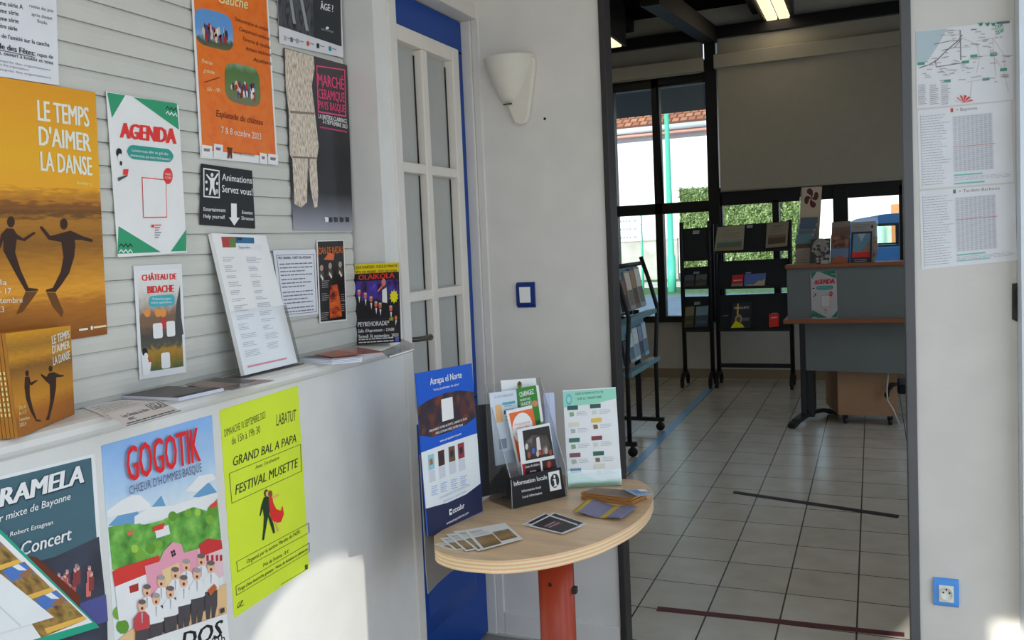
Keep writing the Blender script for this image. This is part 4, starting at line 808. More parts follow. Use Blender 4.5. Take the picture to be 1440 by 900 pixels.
# list of events in an acrylic stand
L_BL, L_BR = at(344.4, 528.7, 'x', -1.352), at(418.5, 509.8, 'x', -1.352); L_TL, L_TR = at(297.9, 327.9, 'x', -1.414), at(373.7, 331, 'x', -1.414)
zb = ZS+0.006; L_BL.z = max(L_BL.z, zb); L_BR.z = max(L_BR.z, zb)
s = Sheet('list', 'white printed list of events leaning in the acrylic stand on ledge', 'list', [L_TL, L_TR, L_BR, L_BL], (203, 204, 214), 0.012); LQ = s.q; LN = s.n
s.part('header_picture'); s.pp([(311, 333), (331, 333), (331.5, 348), (313, 348)], (150, 60, 56)); s.pp([(322, 336), (331, 333), (331.6, 348), (323, 348)], (90, 110, 60)); s.pp([(331, 333), (357, 334.5), (357.5, 342.5), (331, 342)], (40, 92, 126)); s.pp([(333, 334), (340, 334), (340, 338), (333, 338)], (40, 40, 60)); s.pp([(332, 343), (368, 344), (368.4, 352), (333, 352)], (196, 197, 206))
s.part('lettering'); s.t('Septembre', 336, 349.5, 352, 349.5, 3.4, (90, 90, 100), 0, 0.02)
r = random.Random(8)
for col_, (u0, u1) in enumerate(((0.08, 0.46), (0.50, 0.88))):
    v = 0.17
    while v < 0.88:
        n = r.choice((2, 3, 3, 4)); s.bars(u0, v, u0+(u1-u0)*(0.45+0.5*r.random()), v+n*0.0125, n, (132, 130, 144), 0.3, 0.5, int(v*999)+col_); v += n*0.0125+0.022
s.part('red_rule'); s.pp([(347, 515), (401.5, 503), (402.5, 505), (348, 517.3)], (176, 60, 60)); s.done()
st = empty('acrylic_stand', at(375, 525, 'z', ZS), 'clear acrylic stand holding the white list on the ledge', 'stand')
nh2 = V((1, 0, 0)); dn = V((LN.x, LN.y, LN.z)); yy = (L_BR-L_BL)
bk = [p-dn*0.0135 for p in (L_TL*0.97+L_BL*0.03, L_TR*0.97+L_BR*0.03, L_BR+yy*0.03, L_BL-yy*0.03)]
MB().slab(bk, -dn*0.002).build('back_panel', M_ACR, st)
fr = [p+dn*0.0035 for p in (L_TL*0.45+L_BL*0.55+yy*-0.03, L_TR*0.45+L_BR*0.55+yy*0.03, L_BR+yy*0.03, L_BL-yy*0.03)]
MB().slab(fr, dn*0.002).build('front_panel', M_ACR2, st)
b = MB(); a0, a1 = at(330, 529.5, 'z', ZS+0.001), at(424, 514, 'z', ZS+0.001)
b.slab([V((-1.400, L_BL.y-0.02, ZS+0.001)), V((-1.345, L_BL.y-0.02, ZS+0.001)), V((-1.345, L_BR.y+0.02, ZS+0.001)), V((-1.400, L_BR.y+0.02, ZS+0.001))], (0, 0, 0.003)).build('foot', M_ACRT, st)
q = [fr[1]+yy*0.02, bk[1]+yy*0.02, bk[2]+yy*0.0, fr[2]]
MB().slab([fr[1], L_TR*0.45+L_BR*0.55-dn*0.0135+yy*0.03, bk[2], fr[2]], yy.normalized()*0.002).build('side_panel', M_ACRT, st)

# ================================================================== DOWN LIGHT TABLE WITH LEAFLETS
ZT = 0.72
pts8 = [(610, 753.5), (611, 764), (614, 774), (640, 785), (680, 789), (710, 789.5), (740, 788), (770, 784), (800, 778), (838, 766.5), (870, 752), (895, 737), (912, 720), (918, 704), (917.5, 691), (905, 678.5), (888, 674), (872, 675), (760, 697), (680, 720)]
pts8 = [(610, 753.5), (611, 764), (614, 774), (640, 783.5), (680, 788), (710, 788.5), (740, 786), (770, 781.5), (800, 775), (838, 763.5), (870, 749), (895, 734), (911, 718), (918, 703), (917.5, 690.5), (908, 680), (893, 674.5), (876, 673.5)]
_c = [at(x, y, 'z', ZT) for x, y in pts8]; _s = []
for i in range(len(_c)-1):
    p0, p1, p2, p3 = _c[max(i-1, 0)], _c[i], _c[i+1], _c[min(i+2, len(_c)-1)]
    for t_ in (0, 0.33, 0.67): _s.append(0.5*((2*p1)+(p2-p0)*t_+(2*p0-5*p1+4*p2-p3)*t_*t_+(3*p1-p0-3*p2+p3)*t_**3))
top = _s+[_c[-1]]+[V((-0.80, 2.95, ZT)), V((-1.098, 2.95, ZT))]
tc = sum(top, V())/len(top)
cxy = at(780, 762, 'z', 0.69)
tb = empty('table', (cxy.x, cxy.y, 0), 'half-round beech table on red column in front of the blue door', 'table')
M_BEECH = noise_mat('beech_laminate', [(0.35, (168, 142, 112)), (0.65, (182, 156, 126))], 5, 6, 1.7, 0.3, (1, 6, 1))
def ply_mat():
    m = bpy.data.materials.new('plywood_edge'); m.use_nodes = True; nt = m.node_tree; b = nt.nodes['Principled BSDF']; b.inputs['Roughness'].default_value = 0.35
    tc_ = nt.nodes.new('ShaderNodeTexCoord'); wv = nt.nodes.new('ShaderNodeTexWave'); wv.bands_direction = 'Z'; wv.inputs['Scale'].default_value = 32; wv.inputs['Distortion'].default_value = 0.4; wv.inputs['Detail'].default_value = 2
    nt.links.new(tc_.outputs['Object'], wv.inputs['Vector']); r_ = nt.nodes.new('ShaderNodeValToRGB'); r_.color_ramp.elements[0].color = (*LC((206, 160, 122), 1.35), 1); r_.color_ramp.elements[1].color = (*LC((234, 196, 158), 1.35), 1)
    nt.links.new(wv.outputs['Fac'], r_.inputs[0]); nt.links.new(r_.outputs[0], b.inputs['Base Color']); return m
M_PLY = ply_mat()
TT = 0.034
b = MB(); n = len(top); b.add(top+[p-V((0, 0, TT)) for p in top], [tuple(range(n-1, -1, -1)), tuple(range(n, 2*n))]+[(i, (i+1) % n, (i+1) % n+n, i+n) for i in range(n)])
b.m = [0, 0]+[1]*n; o = b.build('tabletop', [M_BEECH, M_PLY], tb, bevel=0.002)
M_COLM = mat((150, 52, 28), 0.32, 1.2, name='red_lacquer')
b = MB(); cr = 0.047
ring = lambda z: [V((cxy.x+cr*math.copysign(abs(math.cos(t))**0.8, math.cos(t)), cxy.y+cr*math.copysign(abs(math.sin(t))**0.8, math.sin(t)), z)) for t in [2*math.pi*k/28 for k in range(28)]]
r0, r1 = ring(0.03), ring(ZT-TT-0.0005)
b.add(r0+r1, [(k, (k+1) % 28, 28+(k+1) % 28, 28+k) for k in range(28)], 0, True); b.f += [list(range(27, -1, -1)), list(range(28, 56))]; b.m += [0, 0]; b.sm += [False, False]
b.build('column', M_COLM, tb)
MB().lathe((cxy.x, cxy.y, 0), [(0, 0.0), (0.24, 0.0), (0.24, 0.01), (0.06, 0.03), (0, 0.03)], (0, 0, 1), 32).build('base_disc', M_COLM, tb)
hp = EYE+ray(773, 823)*((cxy-V((0, 0, 0))-EYE).dot(V((_f.x, _f.y, 0)).normalized())-cr)/ray(773, 823).dot(V((_f.x, _f.y, 0)).normalized())
dirc = V((EYE.x-cxy.x, EYE.y-cxy.y, 0)).normalized()
MB().lathe(V((cxy.x, cxy.y, hp.z))+dirc*(cr-0.004)+dirc.cross(V((0, 0, 1)))*0.017, [(0, 0.0035), (0.005, 0.0035), (0.005, -0.002)], dirc, 12).build('screw_hole', mat((30, 16, 14), 0.6, 1.0), tb)
MB().box((cxy.x+cr-0.001, cxy.y-0.012, 0.555), (cxy.x+cr+0.011, cxy.y+0.006, 0.572)).build('side_bolt', mat((44, 34, 40), 0.4, 1.0), tb)

# tall route-planner display board standing at the back edge of the table
def vplane(a, b_):
    d_ = (b_-a); d_.z = 0; n_ = d_.cross(V((0, 0, 1))).normalized(); return (a, n_ if n_.dot(EYE-a) > 0 else -n_)
dl, dr = at(602, 754, 'z', ZT+0.001), at(679, 719, 'z', ZT+0.001)
P0, N0 = vplane(dl, dr)
corners = [atp(x, y, P0, N0) for x, y in ((584.5, 525.5), (663.5, 511), (679, 719), (602, 754))]
s = Sheet('display_board', 'blue and white trip planner board standing at the left table edge', 'display', corners, (8, 74, 172), 0.004, rough=0.35)
NAVY = (26, 34, 66); z7 = lambda L: [(560+a/3.46, 500+b_/3.46) for a, b_ in L]
s.part('background')
s.pp(z7([(111, 473), (240, 425), (383, 378), (400, 622), (330, 675), (240, 716), (134, 745)]), (196, 200, 212)); s.pp(z7([(134, 745), (240, 716), (330, 675), (400, 622), (411, 755), (148, 880)]), NAVY)
s.part('picture'); s.pp(z7([(93, 252), (150, 215), (230, 182), (300, 170), (368, 176), (376, 300), (330, 335), (250, 370), (170, 396), (104, 390)]), ramp_mat('printed_evening_town', [(0.3, (28, 28, 44)), (0.5, (48, 34, 42)), (0.64, (96, 48, 34)), (0.78, (60, 44, 60))], (3, 4), 0, 'n', 2.0, 3))
s.pp(z7([(302, 240), (312, 196), (330, 236), (345, 280), (300, 290)]), (74, 34, 36))
s.part('code_frame'); s.pp(z7([(208, 214), (263, 200), (270, 305), (214, 322)]), (204, 204, 208))
for k, (x, y, c) in enumerate(((143, 486, (120, 170, 180)), (192, 466, (60, 34, 30)), (243, 446, (90, 66, 50)), (288, 430, (130, 40, 56)))):
    s.part('thumbnail'); s.pp(z7([(x, y), (x+30, y-9), (x+34, y+64), (x+4, y+74)]), c); s.pp(z7([(x+8, y+20), (x+22, y+12), (x+26, y+40), (x+10, y+50)]), (40, 36, 40) if k else (150, 90, 60))
    s.part('code_frame'); s.pp(z7([(x+5, y+76), (x+34, y+68), (x+38, y+122), (x+9, y+134)]), (178, 180, 190))
s.part('lettering'); s.t('Atrapa el Norte', 604.5, 541.5, 649, 531, 9.5, (218, 224, 232), 0, 0.015); s.t('Votre planificateur de séjour', 609, 550, 645, 541.5, 3.6, (206, 214, 226))
s.t('ORGANISEZ VOTRE ACTIVITÉ, CARNET ET PLAN', 603, 608, 656, 590, 3.2, WHITE, 0, 0.02); s.t('AVEC LE PLAN CRÉEZ VOTRE PLAN', 612, 611, 650, 598.5, 3.2, WHITE, 0, 0.02); s.t('www.atrapaelnorte.com', 618, 622, 648, 611, 3.4, WHITE, 0, 0.01)
for k, x in enumerate((606, 619, 633.5, 646.5)):
    for i in range(5): y = 684-k*4.6+i*3; s.pp([(x, y), (x+9-(i % 2)*2, y-2.4), (x+9-(i % 2)*2, y-1.2), (x, y+1.2)], (150, 160, 190), False)
    s.k += 1
s.t('LE VOYAGEUR EST À ÉCOUTER DÉCOUVRIR', 617, 702, 660, 682.5, 2.8, (130, 140, 170)); s.t('Maintenant et après demain', 623, 706.5, 655, 691.5, 2.8, (130, 140, 170))
s.t('etxalar', 636, 722, 652.5, 713.5, 8, WHITE, 0, 0.02); s.t('www.atrapaelnorte.com', 627, 738, 658, 722, 4, (200, 204, 214), 0, 0.01)
s.part('logo'); s.pp([(630.5, 716.5), (634.5, 715), (635, 723), (631, 724.8)], WHITE); s.pp([(632, 718.5), (634.6, 717.5), (634.8, 720), (632.2, 721)], NAVY)
s.done()
q = [at(x, y, 'x', -1.118) for x, y in ((591, 640), (640, 625), (676, 700), (677, 760), (668, 785), (652, 793), (632, 806), (616, 820), (602.5, 835), (599.5, 800), (597, 750))]
MB().slab(q, (-0.003, 0, 0)).build('backing_flap', mat((124, 122, 120), 0.4, 1.2), s.o)
# grey board behind
b1, b2 = at(676, 699, 'z', ZT+0.001), at(714, 690, 'z', ZT+0.001)
P1, N1 = vplane(b1, b2)
s = Sheet('board', 'plain dark grey board between the blue display and the leaflet holder', 'board', [atp(x, y, P1, N1) for x, y in ((660, 571), (708, 566), (714, 690), (676, 699.5))], (64, 66, 70), 0.004)
s.part('rivet')
for y in (595, 635, 670): s.ellp(688, y, 0.9, 1.3, (92, 94, 98), False)
s.done()
# tiered acrylic leaflet holder
h1, h2 = at(722, 715.3, 'z', ZT+0.002), at(795.7, 698, 'z', ZT+0.002)
P2, N2 = vplane(h1, h2); hx = (h2-h1); hw = hx.length; hx.normalize(); UPZ = V((0, 0, 1))
def tier(k): return P2-N2*k
th = empty('leaflet_holder', tuple((h1+h2)/2-N2*0.06)[:2]+(ZT,), 'clear tiered acrylic leaflet holder in the middle of the table', 'holder')
D = 0.115
def hp_(u, depth, z): return h1+hx*(hw*u)-N2*depth+UPZ*z
b = MB(); b.slab([hp_(-.01, 0, 0), hp_(1.01, 0, 0), hp_(1.01, D, 0), hp_(-.01, D, 0)], (0, 0, 0.003)); b.build('base', M_ACR, th)
ztop = (atp(760, 531, tier(D), N2)).z-h1.z
MB().slab([hp_(-.01, D, 0), hp_(1.01, D, 0), hp_(1.01, D, ztop), hp_(-.01, D, ztop)], N2*-0.003).build('back_panel', M_ACR, th)
for sgn, u in ((-1, -0.03), (1, 1.01)):
    b = MB(); b.slab([hp_(u, 0, 0), hp_(u, D, 0), hp_(u, D, ztop), hp_(u, D*0.93, ztop), hp_(u, 0.0, 0.085)], hx*(hw*0.02)); b.build('side_panel', M_ACR, th)
    b = MB(); b.tube([hp_(u+.01, 0, 0), hp_(u+.01, 0, 0.085), hp_(u+.01, D*0.93, ztop), hp_(u+.01, D, ztop)], 0.0013, 5); b.build('panel_edge', mat((176, 180, 184), 0.2, 1.2), th)
for k, (dp, zz) in enumerate(((0.03, 0.11), (0.058, 0.16), (0.088, 0.20))): MB().slab([hp_(0, dp, 0.003), hp_(1, dp, 0.003), hp_(1, dp, zz), hp_(0, dp, zz)], N2*-0.002).build('divider', M_ACR, th)
def tsheet(name, label, cat, px, depth, paper, thick=0.001, lean=0.0, **k):
    base = k.pop('base', None); q = [atp(x, y, tier(depth), N2) for x, y in px]
    if base: q[2].z = q[3].z = base
    return Sheet(name, label, cat, q, paper, thick, **k)
s = tsheet('sign', 'black local information sign with white i symbol on leaflet holder', 'sign', [(716.7, 672.4), (788.9, 656.9), (795.7, 698), (722, 715.3)], -0.0005, (26, 26, 28), 0.0012)
s.part('lettering'); s.t('Information locale', 723, 683.5, 769.5, 673.5, 6.5, WHITE, 0, 0.012); s.t('Información local', 734, 692.5, 760.5, 686.5, 3.6, WHITE, 0, 0.012); s.t('Local information', 735, 700.5, 762, 694.5, 3.6, WHITE, 0, 0.012)
s.part('symbol'); s.pp([(770.5, 664.5), (786, 661), (789.5, 687.5), (773.5, 691)], (214, 214, 214)); s.ellp(780, 676, 6.2, 10, (40, 40, 42)); s.ellp(779.4, 670, 1.4, 2.2, WHITE); s.pp([(777.2, 674), (781.4, 673), (782.4, 681.5), (784, 682), (784.2, 683.4), (778.6, 684.6), (778.4, 683.2), (779.6, 682.4), (778.8, 675.8), (777.4, 675.6)], WHITE)
s.done()
M_STAGE = ramp_mat('printed_stage_photo', [(0.3, (40, 36, 34)), (0.55, (74, 66, 62)), (0.75, (130, 124, 120))], (2, 2), 0, 'n', 1.5, 2)
s = tsheet('leaflet', 'white leaflet with dark stage photo, front tier of the leaflet holder', 'leaflet', [(727, 604), (773, 594.6), (783, 668), (736, 679)], 0.022, (200, 202, 206))
s.part('photo'); s.pp([(734.5, 606), (772, 598.5), (779, 640), (739.5, 648)], (36, 32, 32)); s.pp([(738, 622), (748, 612), (768, 612), (776, 632), (770, 638), (742, 643)], M_STAGE); s.pp([(754, 616), (758, 614), (761, 632), (755, 634)], (196, 192, 190))
for k, (x, y, c) in enumerate(((744, 640, (150, 70, 50)), (750, 634, (60, 90, 160)), (756, 638, (190, 160, 150)), (762, 636, (130, 40, 40)), (768, 634, (170, 150, 140)), (774, 636, (140, 60, 40)), (740.5, 628, (180, 180, 180)))): s.ellp(x, y, 2.2, 4.6, c, k == 0, 8)
s.part('caption'); s.pp([(734, 653), (759, 648.5), (762, 668), (737, 674)], (40, 20, 22)); s.pp([(734, 653), (737.5, 652.4), (740, 673), (737, 674)], (150, 24, 28)); s.pp([(762, 648), (780.5, 644.5), (783, 660), (764, 664)], (52, 24, 26)); s.ellp(772, 653, 3, 5, (150, 60, 50)); s.t('Cours de théâtre', 738.5, 658.5, 758.5, 654, 3.6, WHITE, 0, 0.01); s.t('Adultes', 745, 664.5, 754, 662.5, 2.8, WHITE)
s.done()
s = tsheet('leaflet', 'orange leaflet with large white circle, second tier of the leaflet holder', 'leaflet', [(711.5, 578), (748, 569.5), (764, 660), (731, 668)], 0.05, (212, 206, 202))
s.part('background'); s.pp([(715.5, 581.5), (749, 574), (762, 640), (730, 650)], (206, 92, 40)); s.part('circle'); s.ellp(735, 602, 14.5, 22, (214, 206, 202)); s.t('Programme', 724, 599, 745, 594, 3.4, (200, 110, 60)); s.t('ADULTES', 727, 605.5, 744, 601.5, 3.8, (200, 110, 60), 0, 0.02); s.t('et jeunes', 726, 611.5, 748, 606.5, 3.4, (200, 110, 60))
s.done()
s = tsheet('leaflet', 'green leaflet reading CHANGEZ, third tier of the leaflet holder', 'leaflet', [(726.7, 546.4), (754, 541.8), (768, 640), (741, 646)], 0.078, (44, 118, 40))
s.part('border'); s.pp([(753.5, 542), (757, 541.4), (764, 592), (760.5, 594)], (214, 216, 214)); s.part('lettering')
s.t('CHANGEZ', 731, 558.5, 751, 553.5, 7, WHITE, 0, 0.03); s.t('REGARDEZ AVEC', 731.5, 564.5, 746, 561.5, 3, WHITE, 0, 0.02); s.t('EN RUCHE !', 733, 571.5, 747.5, 568, 5, WHITE, 0, 0.03); s.part('picture'); s.ellp(752, 567.5, 4.5, 4.5, (176, 120, 80)); s.t('ELIA', 752, 598, 760, 595.5, 6, (20, 50, 20), 0, 0.04); s.done()
s = tsheet('leaflet', 'pale blue-white document leaflet, left side of the leaflet holder', 'leaflet', [(688, 552.7), (726.5, 548), (733, 648), (697, 655)], 0.082, (184, 192, 204))
s.part('picture'); s.pp([(696, 570), (705, 568.6), (707.5, 593), (698, 594.5)], (206, 158, 110)); s.pp([(706, 566.5), (724, 563.5), (724.5, 567), (706.5, 570)], (70, 150, 160)); s.ellp(710, 580, 1.6, 3, (60, 66, 70)); s.pp([(701, 618), (712, 616), (713, 630), (702, 632)], (120, 130, 146))
s.part('lettering'); s.t('À VOS MARQUES', 695, 560.5, 722, 556, 3.2, (120, 130, 146)); s.bars(0.5, 0.2, 0.95, 0.44, 5, (140, 148, 160), 0.3, 0.4, 2); s.done()
s = tsheet('leaflet', 'tall white leaflet with small gold emblem, rear tier of holder', 'leaflet', [(704, 535), (753.5, 531.5), (762, 615), (713, 622)], 0.1, (206, 206, 210))
s.part('emblem'); s.ellp(730.5, 541, 3.4, 5, (120, 106, 70)); s.ellp(730.5, 539.5, 1.8, 2.6, (60, 56, 44)); s.done()
# pale board behind the holder
s = tsheet('sleeve', 'pale bluish plastic sleeve standing behind the leaflet holder', 'sleeve', [(764, 553), (779, 552), (786, 640), (771, 644)], 0.125, (168, 176, 200), 0.001, base=ZT+0.001); s.part('fold_line'); s.rect(0.45, 0, 0.5, 1, (150, 158, 184)); s.done()
# green recycling sheet in a stand
g1, g2 = at(799, 685.8, 'z', ZT+0.003), at(874.4, 681.7, 'z', ZT+0.003); P3, N3 = vplane(g1, g2)
gq = [atp(x, y, P3-N3*dd, N3) for x, y, dd in ((791.4, 549, 0.05), (865.7, 544.3, 0.05), (874.4, 681.7, 0), (799, 685.8, 0))]
s = Sheet('info_sheet', 'white and mint sorting guide sheet in an acrylic stand', 'sheet', gq, (206, 212, 212), 0.001, rough=0.15)
s.part('header'); s.pp([(792, 550.5), (865.5, 545.8), (867, 560), (840, 567), (793, 573)], (132, 190, 168)); s.ellp(800, 562, 4.5, 8, (90, 160, 190)); s.ellp(800, 562, 2.6, 4.5, (150, 196, 150)); s.t('GUIDE DU RÉEMPLOI ET DU TRI', 809, 555.5, 848, 552.5, 3, (60, 110, 96), 0, 0.02); s.t('SUR LE TERRITOIRE', 812, 562.5, 846, 559.5, 3, (60, 110, 96), 0, 0.02)
s.part('table_entries')
for k, (x, y, c) in enumerate(((797.5, 571, (36, 78, 70)), (829.5, 568.5, (36, 78, 70)), (799.5, 594.5, (196, 190, 176)), (831, 588.5, (200, 170, 70)), (800, 616.5, (44, 100, 80)), (831.5, 613.5, (110, 52, 56)), (801, 637.5, (110, 70, 74)), (834, 635, (40, 86, 70)), (802, 659, (88, 130, 150)), (835.5, 652.5, (196, 190, 176)))):
    s.pp([(x, y), (x+15, y-1), (x+15.3, y+5), (x+.3, y+6)], c); s.bars(*s.uv(x+13, y+8), *s.uv(x+30, y+14), 3, (150, 158, 160), 0.3, 0.3, k)
    s.pp([(x+3, y+9), (x+9, y+8.5), (x+10, y+14), (x+4, y+15)], ((120, 150, 110), (180, 190, 180), (150, 160, 150), (110, 90, 70))[k % 4])
s.part('footer'); s.pp([(797, 664), (820, 668), (845, 676), (873, 672), (874, 681), (799, 685)], (150, 200, 176)); s.done()
sd_ = empty('acrylic_stand', tuple((g1+g2)/2)[:2]+(ZT,), 'low clear acrylic stand holding the mint sorting guide', 'stand')
gx = (g2-g1).normalized(); gn = s.n
MB().slab([gq[0]-gn*0.0015, gq[1]-gn*0.0015, gq[2]-gn*0.0015, gq[3]-gn*0.0015], -gn*0.002).build('back_panel', M_ACR, sd_)
MB().slab([g1-UPZ*0.0025, g2-UPZ*0.0025, g2-N3*0.07-UPZ*0.0025, g1-N3*0.07-UPZ*0.0025], (0, 0, 0.002)).build('foot', M_ACR, sd_)
MB().slab([gq[3]*0.83+gq[0]*0.17+gn*0.004, gq[2]*0.83+gq[1]*0.17+gn*0.004, gq[2]+gn*0.004, gq[3]+gn*0.004], gn*0.0015).build('front_pocket', glass_mat('sunlit_acrylic', (0.93, 0.95, 0.93), 0.2, 0.15), sd_)
# leaflets lying on the table
M_HILLS = ramp_mat('printed_hill_photo', [(0.0, (160, 170, 176)), (0.3, (140, 140, 130)), (0.45, (110, 90, 60)), (0.7, (140, 108, 60)), (1.0, (60, 56, 44))], (2, 4), 0.3)
fan = [[(652.5, 745.5), (710, 735), (735.4, 757.5), (678, 773)], [(637, 747), (690, 741), (712, 763), (672, 774.5)], [(627, 751), (680, 746), (700, 766), (655, 775)], [(618, 757), (668, 750), (690, 769), (640, 773)], [(611, 765), (655, 757), (684, 771), (632, 772)]]
for k, px in enumerate(fan):
    s = flat('leaflet', 'white leaflet with hill photos, %s fanned at the left of the table' % ['uppermost of those', 'second of those', 'third of those', 'fourth of those', 'lowest of those'][k], 'leaflet', px, ZT+0.0062-k*0.0013, (192, 192, 190), 0.0009, group='hill leaflets fanned on the table')
    s.part('photo'); s.rect(0.06, 0.44, 0.50, 0.95, M_HILLS); s.rect(0.53, 0.36, 0.93, 0.86, M_HILLS); s.part('lettering'); s.txt('Randonnées', 0.08, 0.12, 0.36, 0.2, (90, 90, 90)); s.bars(0.08, 0.25, 0.5, 0.40, 3, (150, 150, 150), 0.3, 0.3, k); s.done()
for k in range(4):
    dx, dy = (0, 0) if k == 0 else ((-6, -3), (-9, -1.5), (7, -4))[k-1]
    s = flat('card', 'black and white card, %s of stack at the table centre' % ['top one', 'second one', 'third one', 'bottom one'][k], 'card', [(743+dx, 739+dy), (772+dx, 724.5+dy), (818+dx, 740+dy), (791+dx, 750.5+dy)], ZT+0.0052-k*0.0013, (190, 190, 196), 0.0009, group='black cards stacked on the table')
    s.part('picture'); s.rect(0.06, 0.06, 0.95, 0.94, (34, 32, 38)); s.rect(0.2, 0.3, 0.8, 0.6, (70, 34, 40)); s.part('lettering'); s.bars(0.2, 0.35, 0.8, 0.58, 2, (150, 140, 150), 0.4, 0.2, k); s.done()
for k in range(6):
    j = random.Random(k).uniform(-1.2, 1.2)
    s = flat('leaflet', 'brown folded leaflet, %s of pile in front of the sorting guide' % ['topmost', 'second', 'third', 'fourth', 'fifth', 'lowest'][k], 'leaflet', [(836+j, 686), (910+j, 691), (889+j, 700.5), (817+j, 692)], ZT+0.0245, (150, 104, 58), 0.0032, drop=k*0.0042, group='brown leaflets piled on the table', edge=None)
    if k == 0: s.part('cover_picture'); s.rect(0, 0, 1, 1, (104, 84, 66)); s.rect(0.4, 0.1, 0.9, 0.8, (84, 74, 66)); s.done()
    else: s.part('fold_line'); s.rect(0.0, 0.93, 1.0, 1.0, (96, 60, 34)); s.done()
s = flat('leaflet', 'glossy blue-silver leaflet on the brown pile at the right table edge', 'leaflet', [(876, 688), (906, 687.5), (918.5, 694), (897, 698)], ZT+0.027, (150, 166, 186), 0.0008, rough=0.1); s.part('picture'); s.rect(0.2, 0.2, 0.7, 0.7, (90, 120, 170)); s.rect(0.6, 0.1, 0.98, 0.5, (206, 212, 216)); s.done()
# wavy purple and yellow leaflet
q = [at(x, y, 'z', ZT+0.004) for x, y in ((826, 704.5), (896.5, 716), (874, 732.5), (805, 722.5))]
b = MB(); NX, NY = 16, 6
for j in range(NY+1):
    for i in range(NX+1):
        u, v = i/NX, j/NY; p = (q[0]*(1-u)+q[1]*u)*(1-v)+(q[3]*(1-u)+q[2]*u)*v
        b.v.append(p+V((0, 0, 0.0045*(1+math.sin(u*7.5+0.8))*0.9)))
for j in range(NY):
    for i in range(NX):
        a_ = j*(NX+1)+i; b.f.append([a_, a_+NX+1, a_+NX+2, a_+1]); b.m.append(1 if i in (0, 1, 9, 10) else 0); b.sm.append(True)
o = b.build('leaflet', [mat((118, 118, 152), 0.5, 1.15), mat((186, 160, 54), 0.5, 1.15)], label='creased purple leaflet with yellow bands near the table front', cat='leaflet', fix=False)
md = o.modifiers.new('thickness', 'SOLIDIFY'); md.thickness = 0.0008; md.offset = -1

# ================================================================== TIMETABLES ON THE RIGHT WALL
def r_sheet(name, label, px, off=0.001, **k): return Sheet(name, label, 'timetable' if name != 'map' else 'map', quad_on('y', YB-off, px), (196, 196, 198), 0.0006, **k)
s = r_sheet('map', 'bus network map taped highest on the right wall', [(1288, 43.5), (1423, 28.5), (1425, 140), (1289, 153)], 0.0016)
s.part('sea'); s.pp([(1288.5, 44.5), (1332, 40), (1320, 62), (1306, 84), (1289, 92)], (158, 172, 178)); s.part('routes')
ze = lambda L: [(1240+a/2.25, b_/2.25) for a, b_ in L]
def route(L, c, t=2.0):
    L = ze(L); s.k += 1
    for (x0, y0), (x1, y1) in zip(L, L[1:]):
        dx, dy = x1-x0, y1-y0; l = math.hypot(dx, dy) or 1; ox, oy = -dy/l*t/4.5, dx/l*t/4.5
        s.pp([(x0+ox, y0+oy), (x1+ox, y1+oy), (x1-ox, y1-oy), (x0-ox, y0-oy)], c, False)
DKG = (96, 90, 92); route([(118, 215), (150, 205), (175, 190), (205, 160), (240, 130), (255, 110)], DKG, 3); route([(170, 190), (172, 212), (262, 198)], DKG, 2.4); route([(248, 95), (250, 190)], (120, 116, 120), 4); route([(165, 140), (215, 130), (250, 128)], DKG); route([(190, 160), (230, 150), (255, 120)], DKG)
for L in ([(255, 120), (300, 140), (310, 180), (300, 230)], [(260, 200), (290, 180), (350, 175), (385, 220), (400, 290)], [(350, 120), (355, 175), (360, 240)], [(300, 130), (350, 120), (385, 170), (390, 220)], [(180, 215), (210, 240), (240, 220)], [(270, 260), (330, 250)], [(285, 260), (280, 310)], [(200, 100), (250, 95)], [(205, 112), (245, 108)], [(255, 150), (280, 148)]): route(L, (176, 150, 142), 1.3)
for x, y in ((262, 197), (288, 178), (350, 174), (382, 221), (327, 251), (122, 202), (204, 257)): s.pp(ze([(x-8, y-4), (x+14, y-6), (x+14, y+3), (x-8, y+5)]), (70, 130, 110))
r = random.Random(3); s.k += 1
for k in range(90):
    x, y = 125+r.random()*270, 90+r.random()*170
    if x < 185 and y < 180: continue
    w_ = 8+r.random()*16; s.pp(ze([(x, y), (x+w_, y-1), (x+w_, y+1.4), (x, y+2.4)]), (150, 144, 144), False)
s.part('logo')
for x in (310, 332, 350): s.pp(ze([(x-6, 74), (x+10, 71), (x+8, 80), (x+2, 84)]), (50, 120, 96))
s.t('TXIK', 1399, 43, 1411, 36.5, 6, (70, 140, 110), 0.2, 0.02); s.t('TXAK', 1400, 50, 1412, 44, 6, (70, 140, 110), 0.2, 0.02); s.pp(ze([(362, 70), (404, 66), (405, 73), (363, 77)]), (90, 96, 100))
s.part('red_flower')
for k in range(6): a = math.radians(200+k*27); s.pp(ze([(258, 326), (258+30*math.cos(a)-3, 326+26*math.sin(a)), (258+30*math.cos(a)+5, 326+26*math.sin(a)+3)]), (190, 52, 46))
s.part('legend')
for x in (115, 152, 188): s.bars(*s.uv(*ze([(x, 270)])[0]), *s.uv(*ze([(x+30, 332)])[0]), 11, (150, 146, 150), 0.35, 0.3, x)
s.done()
